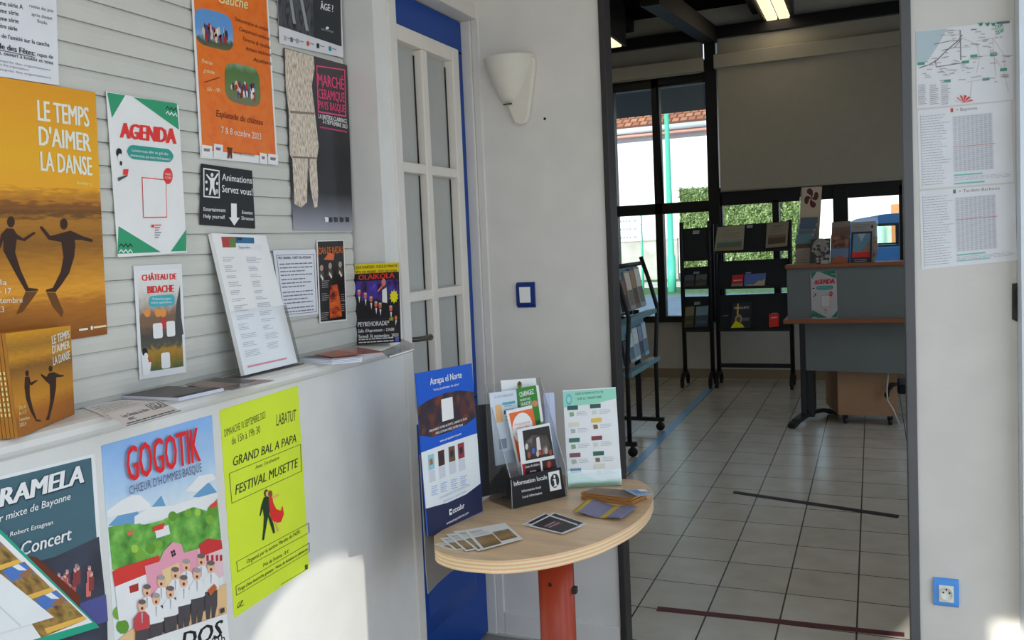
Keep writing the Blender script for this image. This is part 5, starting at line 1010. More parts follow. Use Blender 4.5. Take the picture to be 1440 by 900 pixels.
for i, (lab, px, ttl, ic) in enumerate((('white bus timetable with teal bars directly below the network map', [(1290, 155.5), (1422, 142), (1425.5, 256), (1293, 266)], '> Bayonne', (176, 70, 56)), ('white bus timetable lowest of the papers on the right wall', [(1293, 269), (1427, 258), (1430.5, 366), (1296, 379)], '> Tardets-Barkoxe', (74, 110, 110)))):
    s = r_sheet('timetable', lab, px, 0.001+0.0002*i)
    s.part('heading'); s.rect(0.36, 0.015, 0.39, 0.065, ic); s.txt(ttl, 0.42, 0.022, 0.42+0.025*len(ttl), 0.06, (120, 100, 100))
    s.part('stop_list'); s.rect(0.03, 0.06, 0.034, 0.98, (150, 150, 156)); s.bars(0.035, 0.08, 0.36, 0.98, 27, (150, 148, 154), 0.22, 0.35, 11+i)
    s.part('times'); s.rect(0.38, 0.12, 0.80, 0.82, (182, 182, 186))
    for c_ in range(9): s.bars(0.39+c_*0.046, 0.13, 0.39+c_*0.046+0.034, 0.82, 30, (150, 150, 158), 0.4, 0.05, c_+20*i)
    s.rect(0.38, 0.50 if i == 0 else 0.40, 0.82, 0.507 if i == 0 else 0.407, (180, 110, 110)); s.part('teal_bars'); s.rect(0.38, 0.85, 0.68, 0.868, (110, 168, 156)); s.rect(0.38, 0.955, 0.70, 0.975, (110, 168, 156)) if i == 0 else s.rect(0.38, 0.93, 0.72, 0.945, (130, 180, 170)); s.part('notes'); s.bars(0.38, 0.885, 0.98, 0.94, 3, (160, 160, 166), 0.3, 0.1, 7); s.done()

# ================================================================== INFORMATION ROOM
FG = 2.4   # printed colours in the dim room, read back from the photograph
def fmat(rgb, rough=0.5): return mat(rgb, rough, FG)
# blinds
M_BLIND = mat((170, 166, 152), 0.8, 1.0, name='blind_fabric'); M_CASS = mat((172, 168, 154), 0.6, 1.0, name='blind_cassette')
def blind(label, x0, x1, zt, zb, ycas):
    e = empty('roller_blind', ((x0+x1)/2, YF-0.12, zt), label, 'blind')
    MB().box((x0, YF-0.155, zt-0.14), (x1, YF-0.055, zt)).build('cassette', M_CASS, e, bevel=0.008)
    MB().box((x0+0.03, YF-0.108, zb), (x1-0.03, YF-0.103, zt-0.12)).build('fabric', M_BLIND, e)
    MB().tube([(x0+0.03, YF-0.106, zb+0.004), (x1-0.03, YF-0.106, zb+0.004)], 0.011, 8).build('bottom_bar', M_CASS, e)
blind('wide beige roller blind pulled down over the upper windows behind the desk', -1.425, 0.98, 3.33, 1.945, 0)
blind('short beige roller blind rolled high above the left window', -2.6, -1.53, 3.32, 3.175, 0)
b = MB(); b.box((-2.72, YF-0.05, 3.29), (-1.54, YF-0.0405, 3.495)).box((-1.40, YF-0.05, 3.31), (1.2, YF-0.0405, 3.495)); b.build('trim_blind_fascia', M_CASS, kind='structure')
# ceiling lights
M_TUBE = emit_mat('lit_diffuser', (1.0, 0.80, 0.50), 1.05)
def lamp(label, c, ln, wd, z, power=1.0):
    e = empty('ceiling_light', (c[0], c[1], z), label, 'light'); M_H = mat((60, 60, 62), 0.4, 1.0)
    x0, x1, y0, y1 = c[0]-wd/2, c[0]+wd/2, c[1]-ln/2, c[1]+ln/2
    b = MB(); b.box((x0-0.03, y0-0.04, z), (x1+0.03, y1+0.04, 3.82)); b.build('housing', M_H, e, bevel=0.01)
    for k in range(2):
        b = MB(); m_ = x0+wd*k/2; b.slab([(m_+0.004, y0, z+0.001), (m_+0.012, y0, z-0.022), (m_+wd/2-0.012, y0, z-0.022), (m_+wd/2-0.004, y0, z+0.001)], (0, ln, 0)); b.build('diffuser', M_TUBE, e)
    area('ceiling_lamp_glow', (c[0], c[1], z-0.03), (0, 0, -1), wd, ln, power, (1.0, 0.86, 0.66))
    b = MB(); b.box((x0-0.03, y0-0.04, z-0.016), (x0-0.004, y1+0.04, z)).box((x1+0.004, y0-0.04, z-0.016), (x1+0.03, y1+0.04, z)); b.build('rim', M_H, e)
zc = 3.62
p1, p2 = at(1077, 31, 'z', zc-0.02), at(1112, 25, 'z', zc-0.02)
lamp('lit twin-tube ceiling light over the reception desk', ((p1.x+p2.x)/2, p1.y-0.62), 1.24, abs(p2.x-p1.x)*0.98, zc)
p3 = at(876, 65, 'z', 3.40)
lamp('lit ceiling light half hidden behind the dark post', (p3.x-0.14, p3.y-0.62), 1.24, 0.27, 3.42)
lamp('added unseen ceiling light brightening the tiles between opening and desk', (-0.45, 5.1), 1.24, 0.27, zc, 6.5)  # extra lamp out of view, added to brighten the near floor

# window racks
M_RK = mat((24, 26, 30), 0.45, 1.0, name='rack_black'); M_PAN = mat((30, 36, 42), 0.6, 1.0, name='rack_panel')
def caster(b, p):
    b.lathe((p.x-0.012, p.y, 0.034), [(0, 0), (0.033, 0), (0.033, 0.024), (0, 0.024)], (1, 0, 0), 14); b.sweep_bar([(p.x, p.y, 0.034), (p.x, p.y, 0.085)], (1, 0, 0), 0.036, (0, 1, 0), 0.02)
def yplane(px, y): return [at(a, b_, 'y', y) for a, b_ in px]
def panel(px, y, parent, name='panel', mt=None):
    q = yplane(px, y); q[0].y += 0.05; q[1].y += 0.05
    MB().slab(q, (0, 0.012, 0)).build(name, mt or M_PAN, parent, bevel=0.003)
    lip = [q[3]+V((0, -0.0, 0)), q[2]]
    MB().box((q[3].x, y-0.035, q[3].z-0.004), (q[2].x, y+0.004, q[3].z+0.022)).build('tray', M_RK, parent, bevel=0.002)
def rack(label, y, xl, xr, zt, panels, cross=None, depth=0.32):
    l = at(xl, 450, 'y', y).x; r_ = at(xr, 450, 'y', y).x; z = at((xl+xr)/2, zt, 'y', y).z
    e = empty('leaflet_rack', ((l+r_)/2, y, 0), label, 'rack')
    for x in (l, r_):
        MB().tube([(x, y+0.02, 0.11), (x, y+0.02, z-0.35), (x, y+0.035, z-0.12), (x, y+0.06, z)], 0.021, 8).build('upright', M_RK, e)
        MB().sweep_bar([(x, y-depth/2, 0.085), (x, y-depth*0.3, 0.125), (x, y+0.02, 0.14), (x, y+depth*0.3, 0.125), (x, y+depth/2, 0.085)], (1, 0, 0), 0.034, (0, 0, 1), 0.03).build('foot', M_RK, e)
        for yy in (y-depth/2, y+depth/2):
            b = MB(); caster(b, V((x, yy, 0))); b.build('caster', M_RK, e)
    if cross: zc_ = at(xl, cross, 'y', y).z; MB().box((l, y+0.005, zc_-0.02), (r_, y+0.035, zc_+0.02)).build('crossbar', M_RK, e)
    for px in panels: panel(px, y, e)
    return e
YN, YW = 9.45, 9.5
rk = rack('narrow black leaflet rack on casters by the left window', YN, 961, 1000, 312, [[(958, 322), (999, 319), (1000, 363), (959, 367)], [(961, 377), (999, 374), (999, 403), (961, 406)], [(961, 418), (999, 417), (999, 463), (962, 466)]])
rkw = rack('wide black leaflet rack on casters below the big blind', YW, 1009, 1113, 312, [[(1007, 318), (1111, 311), (1113, 351), (1006, 356)], [(1010, 368), (1112, 363), (1112, 402), (1010, 406)], [(1010, 416), (1112, 412), (1112, 462), (1011, 465)]], 514)
def rsheet(name, label, cat, px, y, colr, dz=0.02, **k):
    q = yplane(px, y-dz); q[0].y += 0.03; q[1].y += 0.03
    return Sheet(name, label, cat, q, fmat(colr), 0.003, **k)
def tagc(label, px, y):
    s = rsheet('shelf_tag', label, 'tag', px, y, (120, 124, 128), -0.018); s.part('lettering'); s.bars(0.15, 0.3, 0.9, 0.85, 2, fmat((60, 60, 64)), 0.4, 0.1); s.done()
FW = (112, 108, 92)
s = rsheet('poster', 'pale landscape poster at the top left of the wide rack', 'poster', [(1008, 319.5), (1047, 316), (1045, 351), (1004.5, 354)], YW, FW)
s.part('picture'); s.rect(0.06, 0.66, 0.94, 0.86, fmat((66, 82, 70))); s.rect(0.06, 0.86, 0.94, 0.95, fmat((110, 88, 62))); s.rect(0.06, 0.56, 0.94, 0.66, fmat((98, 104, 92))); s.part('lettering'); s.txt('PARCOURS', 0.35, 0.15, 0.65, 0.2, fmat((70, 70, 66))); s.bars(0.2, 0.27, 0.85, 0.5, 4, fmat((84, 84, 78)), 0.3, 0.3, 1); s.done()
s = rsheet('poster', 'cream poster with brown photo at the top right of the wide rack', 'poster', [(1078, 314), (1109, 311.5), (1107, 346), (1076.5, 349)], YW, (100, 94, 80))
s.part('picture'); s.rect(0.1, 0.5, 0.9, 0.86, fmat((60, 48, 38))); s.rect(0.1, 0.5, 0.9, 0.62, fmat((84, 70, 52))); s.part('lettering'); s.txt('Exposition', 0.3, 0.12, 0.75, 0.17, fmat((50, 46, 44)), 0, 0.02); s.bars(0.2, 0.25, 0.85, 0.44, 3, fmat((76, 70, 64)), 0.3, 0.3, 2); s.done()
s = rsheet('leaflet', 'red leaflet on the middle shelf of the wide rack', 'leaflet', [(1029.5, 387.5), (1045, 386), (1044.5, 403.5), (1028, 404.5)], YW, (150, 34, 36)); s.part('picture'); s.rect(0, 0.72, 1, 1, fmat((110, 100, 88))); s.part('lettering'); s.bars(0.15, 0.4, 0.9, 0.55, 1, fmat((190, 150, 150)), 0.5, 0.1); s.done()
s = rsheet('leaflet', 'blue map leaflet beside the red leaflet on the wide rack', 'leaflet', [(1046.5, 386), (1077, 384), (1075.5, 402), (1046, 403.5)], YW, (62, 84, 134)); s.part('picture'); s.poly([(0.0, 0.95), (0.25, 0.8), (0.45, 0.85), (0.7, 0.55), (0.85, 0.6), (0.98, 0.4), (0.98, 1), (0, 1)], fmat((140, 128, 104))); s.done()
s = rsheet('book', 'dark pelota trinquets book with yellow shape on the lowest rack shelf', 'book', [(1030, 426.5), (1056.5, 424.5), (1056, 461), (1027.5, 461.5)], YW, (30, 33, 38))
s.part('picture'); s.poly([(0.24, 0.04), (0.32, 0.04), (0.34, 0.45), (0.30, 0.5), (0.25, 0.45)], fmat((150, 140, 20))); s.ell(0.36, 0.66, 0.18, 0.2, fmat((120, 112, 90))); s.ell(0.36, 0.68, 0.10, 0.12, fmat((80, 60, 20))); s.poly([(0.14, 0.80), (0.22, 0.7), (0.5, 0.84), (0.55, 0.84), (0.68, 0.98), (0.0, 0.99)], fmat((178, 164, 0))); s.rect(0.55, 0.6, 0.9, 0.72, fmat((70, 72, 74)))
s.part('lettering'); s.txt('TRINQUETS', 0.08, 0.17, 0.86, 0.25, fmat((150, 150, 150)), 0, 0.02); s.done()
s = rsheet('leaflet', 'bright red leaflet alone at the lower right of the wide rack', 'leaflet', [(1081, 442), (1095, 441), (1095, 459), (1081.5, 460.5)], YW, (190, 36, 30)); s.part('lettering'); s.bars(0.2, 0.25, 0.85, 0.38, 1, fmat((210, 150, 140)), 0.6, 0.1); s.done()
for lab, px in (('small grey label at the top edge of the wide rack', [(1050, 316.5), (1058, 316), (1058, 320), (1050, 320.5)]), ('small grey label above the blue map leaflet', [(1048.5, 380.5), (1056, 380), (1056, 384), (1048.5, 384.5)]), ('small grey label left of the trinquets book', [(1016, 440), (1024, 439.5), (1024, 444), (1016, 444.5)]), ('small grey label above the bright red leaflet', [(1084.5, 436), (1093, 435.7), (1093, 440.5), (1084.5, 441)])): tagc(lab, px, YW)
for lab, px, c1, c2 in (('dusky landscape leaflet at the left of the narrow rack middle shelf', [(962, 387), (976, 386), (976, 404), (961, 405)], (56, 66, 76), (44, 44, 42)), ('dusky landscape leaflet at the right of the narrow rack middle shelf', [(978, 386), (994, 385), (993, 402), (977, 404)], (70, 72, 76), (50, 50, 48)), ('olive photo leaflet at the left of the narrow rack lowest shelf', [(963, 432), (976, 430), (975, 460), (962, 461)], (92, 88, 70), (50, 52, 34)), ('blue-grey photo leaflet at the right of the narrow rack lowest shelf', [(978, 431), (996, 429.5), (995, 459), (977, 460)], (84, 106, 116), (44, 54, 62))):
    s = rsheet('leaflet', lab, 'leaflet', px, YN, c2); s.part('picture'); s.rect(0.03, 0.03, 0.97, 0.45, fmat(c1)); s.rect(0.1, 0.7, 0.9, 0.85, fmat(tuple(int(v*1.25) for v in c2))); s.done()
for lab, px in (('small grey label on the top panel of the narrow rack', [(974, 324), (983, 323.5), (983, 328.5), (974, 329)]), ('small grey label on the middle panel of the narrow rack', [(975, 381), (983, 380.5), (983, 384.5), (975, 385)]), ('small grey label on the lowest panel of the narrow rack', [(976, 434-10), (984, 423.5), (984, 428), (976, 428.5)])): tagc(lab, px, YN)

# side rack by the opening
f1, f2 = at(929, 600, 'z', 0.03), at(882, 636, 'z', 0.03)
XR = (f1.x+f2.x)/2; ya_, yb2 = f2.y, f1.y
e = empty('leaflet_rack', (XR-0.15, (ya_+yb2)/2, 0), 'black leaflet rack with pale blue trays just inside the opening', 'rack')
topR = at(901, 361, 'y', yb2); kn = at(924, 432, 'y', yb2)
M_BLU = mat((118, 158, 172), 0.5, 1.0, name='pale_blue_tray')
for y in (ya_, yb2):
    MB().tube([(XR, y, 0.10), (XR, y, 0.6), (kn.x, y, kn.z), (kn.x*0.55+topR.x*0.45, y, kn.z*0.5+topR.z*0.5), (topR.x, y, topR.z)], 0.016, 8).build('upright', M_RK, e)
    MB().box((XR-0.42, y-0.016, 0.075), (XR+0.05, y+0.016, 0.105)).build('foot', M_RK, e)
    for xx in (XR+0.02, XR-0.40):
        b = MB(); b.lathe((xx, y-0.012, 0.034), [(0, 0), (0.033, 0), (0.033, 0.024), (0, 0.024)], (0, 1, 0), 14); b.box((xx-0.012, y-0.015, 0.034), (xx+0.012, y+0.015, 0.08)); b.build('caster', M_RK, e)
rp = at(901, 590, 'y', (ya_+yb2)/2+0.3)
MB().box((XR-0.36, ya_, 0.08), (XR-0.33, yb2, 0.11)).build('rear_rail', M_RK, e)
rpx = at(900, 592, 'y', yb2).x; MB().sweep_bar([(rpx, yb2-0.005, 0.105), (rpx, yb2-0.005, 0.95)], (1, 0, 0), 0.04, (0, 1, 0), 0.028).build('rear_post', M_RK, e)
MB().tube([(topR.x, ya_, topR.z-0.05), (topR.x, yb2, topR.z-0.05)], 0.016, 8).build('top_bar', M_RK, e)
MB().box((XR-0.345, (ya_+yb2)/2-0.02, 0.95), (XR-0.06, (ya_+yb2)/2+0.02, 0.98)).build('brace', M_RK, e)
def tray(zl, pt, pb):
    y_ = yb2-0.015; rt, rb = at(pt[0], pt[1], 'y', y_), at(pb[0], pb[1], 'y', y_); dy = V((0, ya_+0.015-y_, 0))
    q = [rt+dy, rt, rb, rb+dy]
    MB().slab(q, (-0.012, 0, 0)).build('panel', M_BLU, e)
    b = MB(); x = rb.x; b.slab([(x-0.005, ya_-0.01, zl-0.012), (x+0.085, ya_-0.01, zl+0.0), (x+0.085, ya_-0.01, zl+0.035), (x-0.005, ya_-0.01, zl+0.02)], (0, yb2-ya_+0.02, 0)); b.build('tray', M_BLU, e, bevel=0.004)
    return q
zl1 = at(918, 436, 'y', yb2).z; zl2 = at(921, 503, 'y', yb2).z
q1 = tray(zl1-0.02, (895.5, 372), (908, 430)); q2 = tray(zl2-0.02, (904, 446), (912, 498))
def side_book(q, t0, t1, h, c, lab, lean=0.02):
    bot = q[3]*(1-t0)+q[2]*t0; bo2 = q[3]*(1-t1)+q[2]*t1; up = (q[0]-q[3])*h; off = V((0.016, 0, 0.012))
    s = Sheet('brochure', lab, 'brochure', [bot+up+off, bo2+up+off, bo2+off, bot+off], fmat(c), 0.012, group='brochures on the side rack')
    s.part('picture'); s.rect(0.05, 0.05, 0.95, 0.5, fmat(tuple(min(255, int(v*1.3)) for v in c))); s.rect(0.05, 0.5, 0.95, 0.9, fmat(tuple(int(v*0.7) for v in c))); s.done()
for i, (t0, t1, h, c, lab) in enumerate(((0.18, 0.36, 0.70, (70, 50, 44), 'dark brown brochure on the upper tray of the side rack'), (0.40, 0.58, 0.86, (120, 116, 108), 'light grey brochure on the upper tray of the side rack'), (0.59, 0.74, 0.90, (96, 76, 60), 'tan brochure on the upper tray of the side rack'), (0.76, 0.95, 0.92, (126, 130, 124), 'pale brochure at the far end of the upper tray'))): side_book(q1, t0, t1, h, c, lab)
for i, (t0, t1, h, c, lab) in enumerate(((0.12, 0.28, 0.60, (40, 44, 50), 'nearly black brochure on the lower tray of the side rack'), (0.30, 0.46, 0.75, (110, 134, 150), 'grey-blue brochure on the lower tray of the side rack'), (0.47, 0.64, 0.80, (150, 176, 196), 'pale blue brochure on the lower tray of the side rack'), (0.66, 0.80, 0.82, (84, 90, 110), 'slate brochure on the lower tray of the side rack'), (0.82, 0.96, 0.85, (120, 150, 170), 'light blue brochure at the far end of the lower tray'))): side_book(q2, t0, t1, h, c, lab)

# reception desk
YD = 7.55
dk = empty('reception_desk', (0.3, YD+0.4, 0), 'grey reception desk with wooden worktop and raised front panel', 'desk')
M_DP = mat((116, 124, 126), 0.6, 1.0, name='desk_grey_panel'); M_WD = mat((150, 92, 60), 0.45, 1.0, name='reddish_wood'); M_DL = mat((36, 38, 42), 0.4, 1.0)
XE = 1.7
a = at(1106, 378, 'y', YD); c = at(1108, 449, 'y', YD); zw = at(1102, 450, 'y', YD-0.06).z
MB().box((a.x, YD, zw+0.003), (XE, YD+0.03, a.z)).build('upper_panel', M_DP, dk, bevel=0.003)
MB().box((a.x-0.01, YD-0.02, a.z), (XE, YD+0.26, a.z+0.028)).build('top_shelf', M_WD, dk, bevel=0.004)
wl_ = at(1101, 452, 'y', YD-0.06)
MB().box((wl_.x, YD-0.06, zw-0.032), (XE, YD+0.75, zw)).build('worktop', M_WD, dk, bevel=0.006)
lpn = at(1132, 460, 'y', YD+0.06); lpb = at(1200, 528, 'y', YD+0.06)
MB().slab([V((lpn.x, YD+0.06, zw-0.034)), V((XE, YD+0.06, zw-0.034)), V((XE, YD+0.06, lpb.z-0.02)), V((lpn.x, YD+0.06, lpb.z+0.035))], (0, 0.02, 0)).build('modesty_panel', M_DP, dk)
l1 = at(1125, 500, 'y', YD+0.10); l2 = at(1133.5, 500, 'y', YD+0.10)
MB().box((l1.x, YD+0.085, 0.05), (l2.x, YD+0.15, zw-0.034)).build('leg', M_DL, dk, bevel=0.004)
l3 = at(1145, 550, 'y', YD+0.16)
MB().box((l1.x+0.02, YD+0.151, 0.05), (l3.x, YD+0.42, lpb.z+0.03)).build('leg_cover', M_DL, dk, bevel=0.006)
ft = [at(1113, 602, 'z', 0.02), at(1125, 593, 'z', 0.06), at(1140, 588, 'z', 0.075), at(1155, 584, 'z', 0.06), at(1171, 582, 'z', 0.02)]
p0, pe = at(1113, 603, 'z', 0), at(1170, 583, 'z', 0)
b = MB(); pp_ = [p0*(1-t)+pe*t+V((0, 0, 0.018+0.062*math.sin(math.pi*t)**0.8)) for t in (0, .12, .3, .5, .7, .88, 1)]
b.sweep_bar(pp_, (pe-p0).cross(UPZ), 0.06, (0, 0, 1), 0.034); b.build('foot', M_DL, dk, bevel=0.004)
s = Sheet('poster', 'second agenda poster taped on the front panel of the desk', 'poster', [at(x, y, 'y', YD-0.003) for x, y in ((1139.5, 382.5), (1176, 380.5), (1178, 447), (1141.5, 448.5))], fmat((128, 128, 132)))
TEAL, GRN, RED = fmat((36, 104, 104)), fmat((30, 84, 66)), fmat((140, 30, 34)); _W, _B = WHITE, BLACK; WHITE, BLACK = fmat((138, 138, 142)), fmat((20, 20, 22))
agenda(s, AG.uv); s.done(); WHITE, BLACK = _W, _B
# pedestal cabinet under the desk
zc0, zc1 = 0.075, 0.62
YP = 7.70
pl = at(1178, 560, 'y', YP).x; pr = at(1262, 560, 'y', YP).x
ps = at(1161.5, 560, 'y', YP+0.5).x
pd = empty('pedestal_cabinet', ((pl+pr)/2, YP+0.25, 0), 'light wood pedestal cabinet on casters beneath the desk', 'cabinet')
M_PED = mat((176, 138, 108), 0.5, 1.0, name='light_beech')
MB().slab([V((pl, YP, zc0)), V((pr, YP, zc0)), V((pr+0.0, YP+0.5, zc0)), V((ps, YP+0.5, zc0))], (0, 0, zc1-zc0)).build('carcass', M_PED, pd, bevel=0.003)
for x, y in ((pl+0.05, YP+0.05), (pr-0.05, YP+0.05), (pr-0.05, YP+0.45), (ps+0.08, YP+0.45)):
    b = MB(); b.lathe((x-0.014, y, 0.03), [(0, 0), (0.03, 0), (0.03, 0.028), (0, 0.028)], (1, 0, 0), 12); b.box((x-0.02, y-0.015, 0.04), (x+0.02, y+0.015, zc0)); b.build('caster', M_DL, pd)
cb = [at(1250, 530, 'y', YP-0.05), at(1247, 548, 'y', YP-0.05), at(1248, 563, 'y', YP-0.05), at(1256, 576, 'y', YP-0.05), at(1266, 588, 'y', YP-0.05)]
cb[-1].z = 0.006; cb[0] = V((cb[0].x, YP-0.045, lpb.z+0.05))
tag(MB().tube(cb, 0.006, 8).build('cable', mat((206, 204, 196), 0.5, 1.0)), 'thin white cable hanging from the desk in front of cabinet', 'cable')
b = MB(); P = [at(x, y, 'y', YP-0.03) for x, y in ((1262, 540), (1254, 541), (1249, 549), (1247, 556), (1244, 557))]; b.tube(P, 0.014, 8, rs=[0.01, 0.02, 0.012, 0.018, 0.014])
tag(b.build('power_lead', mat((22, 22, 24), 0.5, 1.0)), 'black power lead with plug looped against the pedestal cabinet', 'lead')
ch0 = at(1265, 546, 'y', YP+0.2)
ch = empty('low_stool', (ch0.x+0.19, YP+0.25, 0), 'low dark stool right of the pedestal cabinet, partly behind the post', 'stool')
MB().box((ch0.x-0.02, YP+0.05, 0.235), (ch0.x+0.40, YP+0.45, 0.305)).build('seat', mat((30, 34, 44), 0.7, 1.0), ch, bevel=0.02)
for dx in (0.06, 0.39):
    for dy in (0.08, 0.42): MB().tube([(ch0.x+dx, YP+dy, 0.0), (ch0.x+dx, YP+dy, 0.236)], 0.013, 8).build('leg', M_DL, ch)
# displays on the desk top shelf
ZK = a.z+0.0285
def dsheet(name, label, px, y, colr, thick=0.004, **k):
    q = [at(x, y_, 'y', y) for x, y_ in px]; return Sheet(name, label, 'leaflet' if name == 'leaflet' else name, q, fmat(colr), thick, **k)
e = empty('leaflet_holder', (at(1135, 375, 'y', YD+0.15).x, YD+0.15, ZK), 'tall white leaflet holder with red four-lobed emblem on the desk', 'holder')
q = [at(x, y, 'y', YD+0.20) for x, y in ((1127.5, 263.5), (1156, 262), (1150, 375), (1121, 375))]; q[2].z = q[3].z = ZK
MB().slab(q, (0, 0.004, 0)).build('back_panel', fmat((126, 116, 100)), e)
hs = Sheet('header_card', None, None, [at(x, y, 'y', YD+0.197) for x, y in ((1128, 265), (1155, 263.5), (1152, 305), (1125.5, 306))], fmat((132, 122, 106)), 0.001, parent=e)
MB().slab([q[3]+V((-0.005, 0, 0)), q[3]+V((-0.005, -0.19, 0)), q[3]+V((-0.005, -0.19, 0.10)), q[0]+V((-0.005, 0, 0))], (0.003, 0, 0)).build('side_panel', M_ACR, e)
MB().box((q[3].x, YD+0.0, ZK), (q[2].x, YD+0.20, ZK+0.004)).build('base', fmat((110, 104, 92)), e)
cxl, cyl = 1141, 278.5; MAR = fmat((56, 20, 18))
for k in range(4):
    ang = k*math.pi/2; pts = []
    for t in range(22):
        tt = t/21
        if tt < 0.55: th_ = math.pi*(tt/0.55); x, y = -4.2+4.4*math.cos(th_)*-1, -5-5.6*math.sin(th_)
        else: u = (tt-0.55)/0.45; x, y = 0.2-(0.2-0)*u+0.6*math.sin(math.pi*u)*-5*(1-u)*0.6, -5+5*u
        pts.append((x, y))
    pts = [(0, 0), (-1.2, -3.4), (-4.4, -4.6), (-7.2, -6.2), (-7.4, -9.6), (-4.6, -11.6), (-0.6, -11.4), (2.2, -9.0), (2.6, -5.2), (1.4, -2.0)]
    pts = [(cxl+(x*math.cos(ang)-y*math.sin(ang))*0.86, cyl+(x*math.sin(ang)+y*math.cos(ang))*1.16) for x, y in pts]
    hs.part('emblem').pp(pts, MAR, k == 0)
hs.done()
for k, (px, c1, c2, lab) in enumerate((([(1126, 306), (1150, 305), (1147, 374), (1122, 374)], (58, 72, 84), (90, 96, 100), 'blue-banded leaflet, rear tier of the tall emblem holder'), ([(1124, 315), (1147, 314), (1144, 374), (1121, 374)], (54, 70, 84), (90, 96, 100), 'blue-banded leaflet, second tier from the back of the tall emblem holder'), ([(1122.5, 323), (1144.5, 322), (1142, 374), (1120, 374)], (66, 76, 82), (96, 98, 100), 'grey-banded leaflet, third tier of the tall emblem holder'), ([(1120, 330), (1142, 328), (1138, 374), (1118, 375)], (58, 84, 92), (104, 92, 84), 'coastal photo leaflet, front tier of the tall emblem holder'))):
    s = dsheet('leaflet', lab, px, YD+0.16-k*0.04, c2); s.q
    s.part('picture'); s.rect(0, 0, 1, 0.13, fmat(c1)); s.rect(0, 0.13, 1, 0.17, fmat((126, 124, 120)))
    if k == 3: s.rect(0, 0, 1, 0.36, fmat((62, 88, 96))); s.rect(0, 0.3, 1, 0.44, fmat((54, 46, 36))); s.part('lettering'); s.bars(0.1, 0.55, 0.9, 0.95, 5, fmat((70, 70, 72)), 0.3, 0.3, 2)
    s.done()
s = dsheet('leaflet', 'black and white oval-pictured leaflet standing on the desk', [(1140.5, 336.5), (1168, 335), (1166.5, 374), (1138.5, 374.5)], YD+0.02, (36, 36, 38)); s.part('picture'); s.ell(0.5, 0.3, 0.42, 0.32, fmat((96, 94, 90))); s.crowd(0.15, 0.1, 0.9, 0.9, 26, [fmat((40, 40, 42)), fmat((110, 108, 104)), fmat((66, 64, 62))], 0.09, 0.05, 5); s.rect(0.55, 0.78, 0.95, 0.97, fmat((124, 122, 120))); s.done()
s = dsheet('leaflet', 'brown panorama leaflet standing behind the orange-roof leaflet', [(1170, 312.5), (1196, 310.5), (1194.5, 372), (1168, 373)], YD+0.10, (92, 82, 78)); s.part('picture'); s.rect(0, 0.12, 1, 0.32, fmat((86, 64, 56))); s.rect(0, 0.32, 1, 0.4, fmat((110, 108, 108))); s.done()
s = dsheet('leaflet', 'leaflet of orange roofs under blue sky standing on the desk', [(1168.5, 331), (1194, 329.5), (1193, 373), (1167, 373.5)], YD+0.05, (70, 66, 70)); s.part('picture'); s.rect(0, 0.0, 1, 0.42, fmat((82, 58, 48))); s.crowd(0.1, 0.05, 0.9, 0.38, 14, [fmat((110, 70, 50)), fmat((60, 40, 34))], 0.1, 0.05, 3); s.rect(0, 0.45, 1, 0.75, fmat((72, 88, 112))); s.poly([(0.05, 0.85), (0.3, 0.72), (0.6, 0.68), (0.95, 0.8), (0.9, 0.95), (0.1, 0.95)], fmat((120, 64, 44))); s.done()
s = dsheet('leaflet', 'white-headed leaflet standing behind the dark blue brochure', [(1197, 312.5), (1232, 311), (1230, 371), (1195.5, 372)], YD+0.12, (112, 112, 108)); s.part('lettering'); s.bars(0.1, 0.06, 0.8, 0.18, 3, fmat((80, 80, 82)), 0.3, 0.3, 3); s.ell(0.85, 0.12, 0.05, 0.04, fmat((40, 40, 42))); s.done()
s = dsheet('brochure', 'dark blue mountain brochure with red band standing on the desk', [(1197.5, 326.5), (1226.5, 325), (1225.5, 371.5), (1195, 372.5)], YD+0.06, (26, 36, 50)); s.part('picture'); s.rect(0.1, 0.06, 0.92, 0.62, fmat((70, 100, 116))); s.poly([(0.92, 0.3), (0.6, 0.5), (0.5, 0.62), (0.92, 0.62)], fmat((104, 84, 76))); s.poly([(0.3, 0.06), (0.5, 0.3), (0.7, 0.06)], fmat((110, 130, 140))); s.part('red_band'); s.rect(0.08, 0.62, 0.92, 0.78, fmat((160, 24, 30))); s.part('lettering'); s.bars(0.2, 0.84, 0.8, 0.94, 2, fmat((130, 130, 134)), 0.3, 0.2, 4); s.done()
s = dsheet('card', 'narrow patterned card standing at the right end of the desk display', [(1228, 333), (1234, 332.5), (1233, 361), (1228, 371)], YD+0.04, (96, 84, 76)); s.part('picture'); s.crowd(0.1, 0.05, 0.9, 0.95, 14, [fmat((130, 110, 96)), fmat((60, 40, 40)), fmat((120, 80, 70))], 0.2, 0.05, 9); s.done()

# ================================================================== OUTSIDE
M_ASPH = noise_mat('asphalt', [(0.3, (92, 108, 130)), (0.7, (112, 128, 148))], 3, 6, 1.0, 0.9)
MB().box((-40, YF+0.12, -0.35), (40, 80, -0.05)).build('ground', M_ASPH, kind='structure')
MB().box((0.52, -30, -0.35), (40, YF+0.12, -0.02)).build('ground', noise_mat('sunlit_paving', [(0.3, (150, 146, 136)), (0.7, (176, 170, 160))], 2, 5, 1.2, 0.9), kind='structure')
M_GRASS = noise_mat('grass_blades', [(0.3, (56, 88, 56)), (0.6, (88, 124, 78)), (0.8, (120, 150, 104))], 14, 6, 0.8, 0.9)
yk0, yk1 = at(940, 413, 'z', -0.02).y, at(940, 404, 'z', -0.02).y
MB().box((-14, yk0, -0.05), (12, yk1, -0.015)).build('verge', M_GRASS, kind='stuff', label='strip of green grass along the road outside the window', cat='grass')
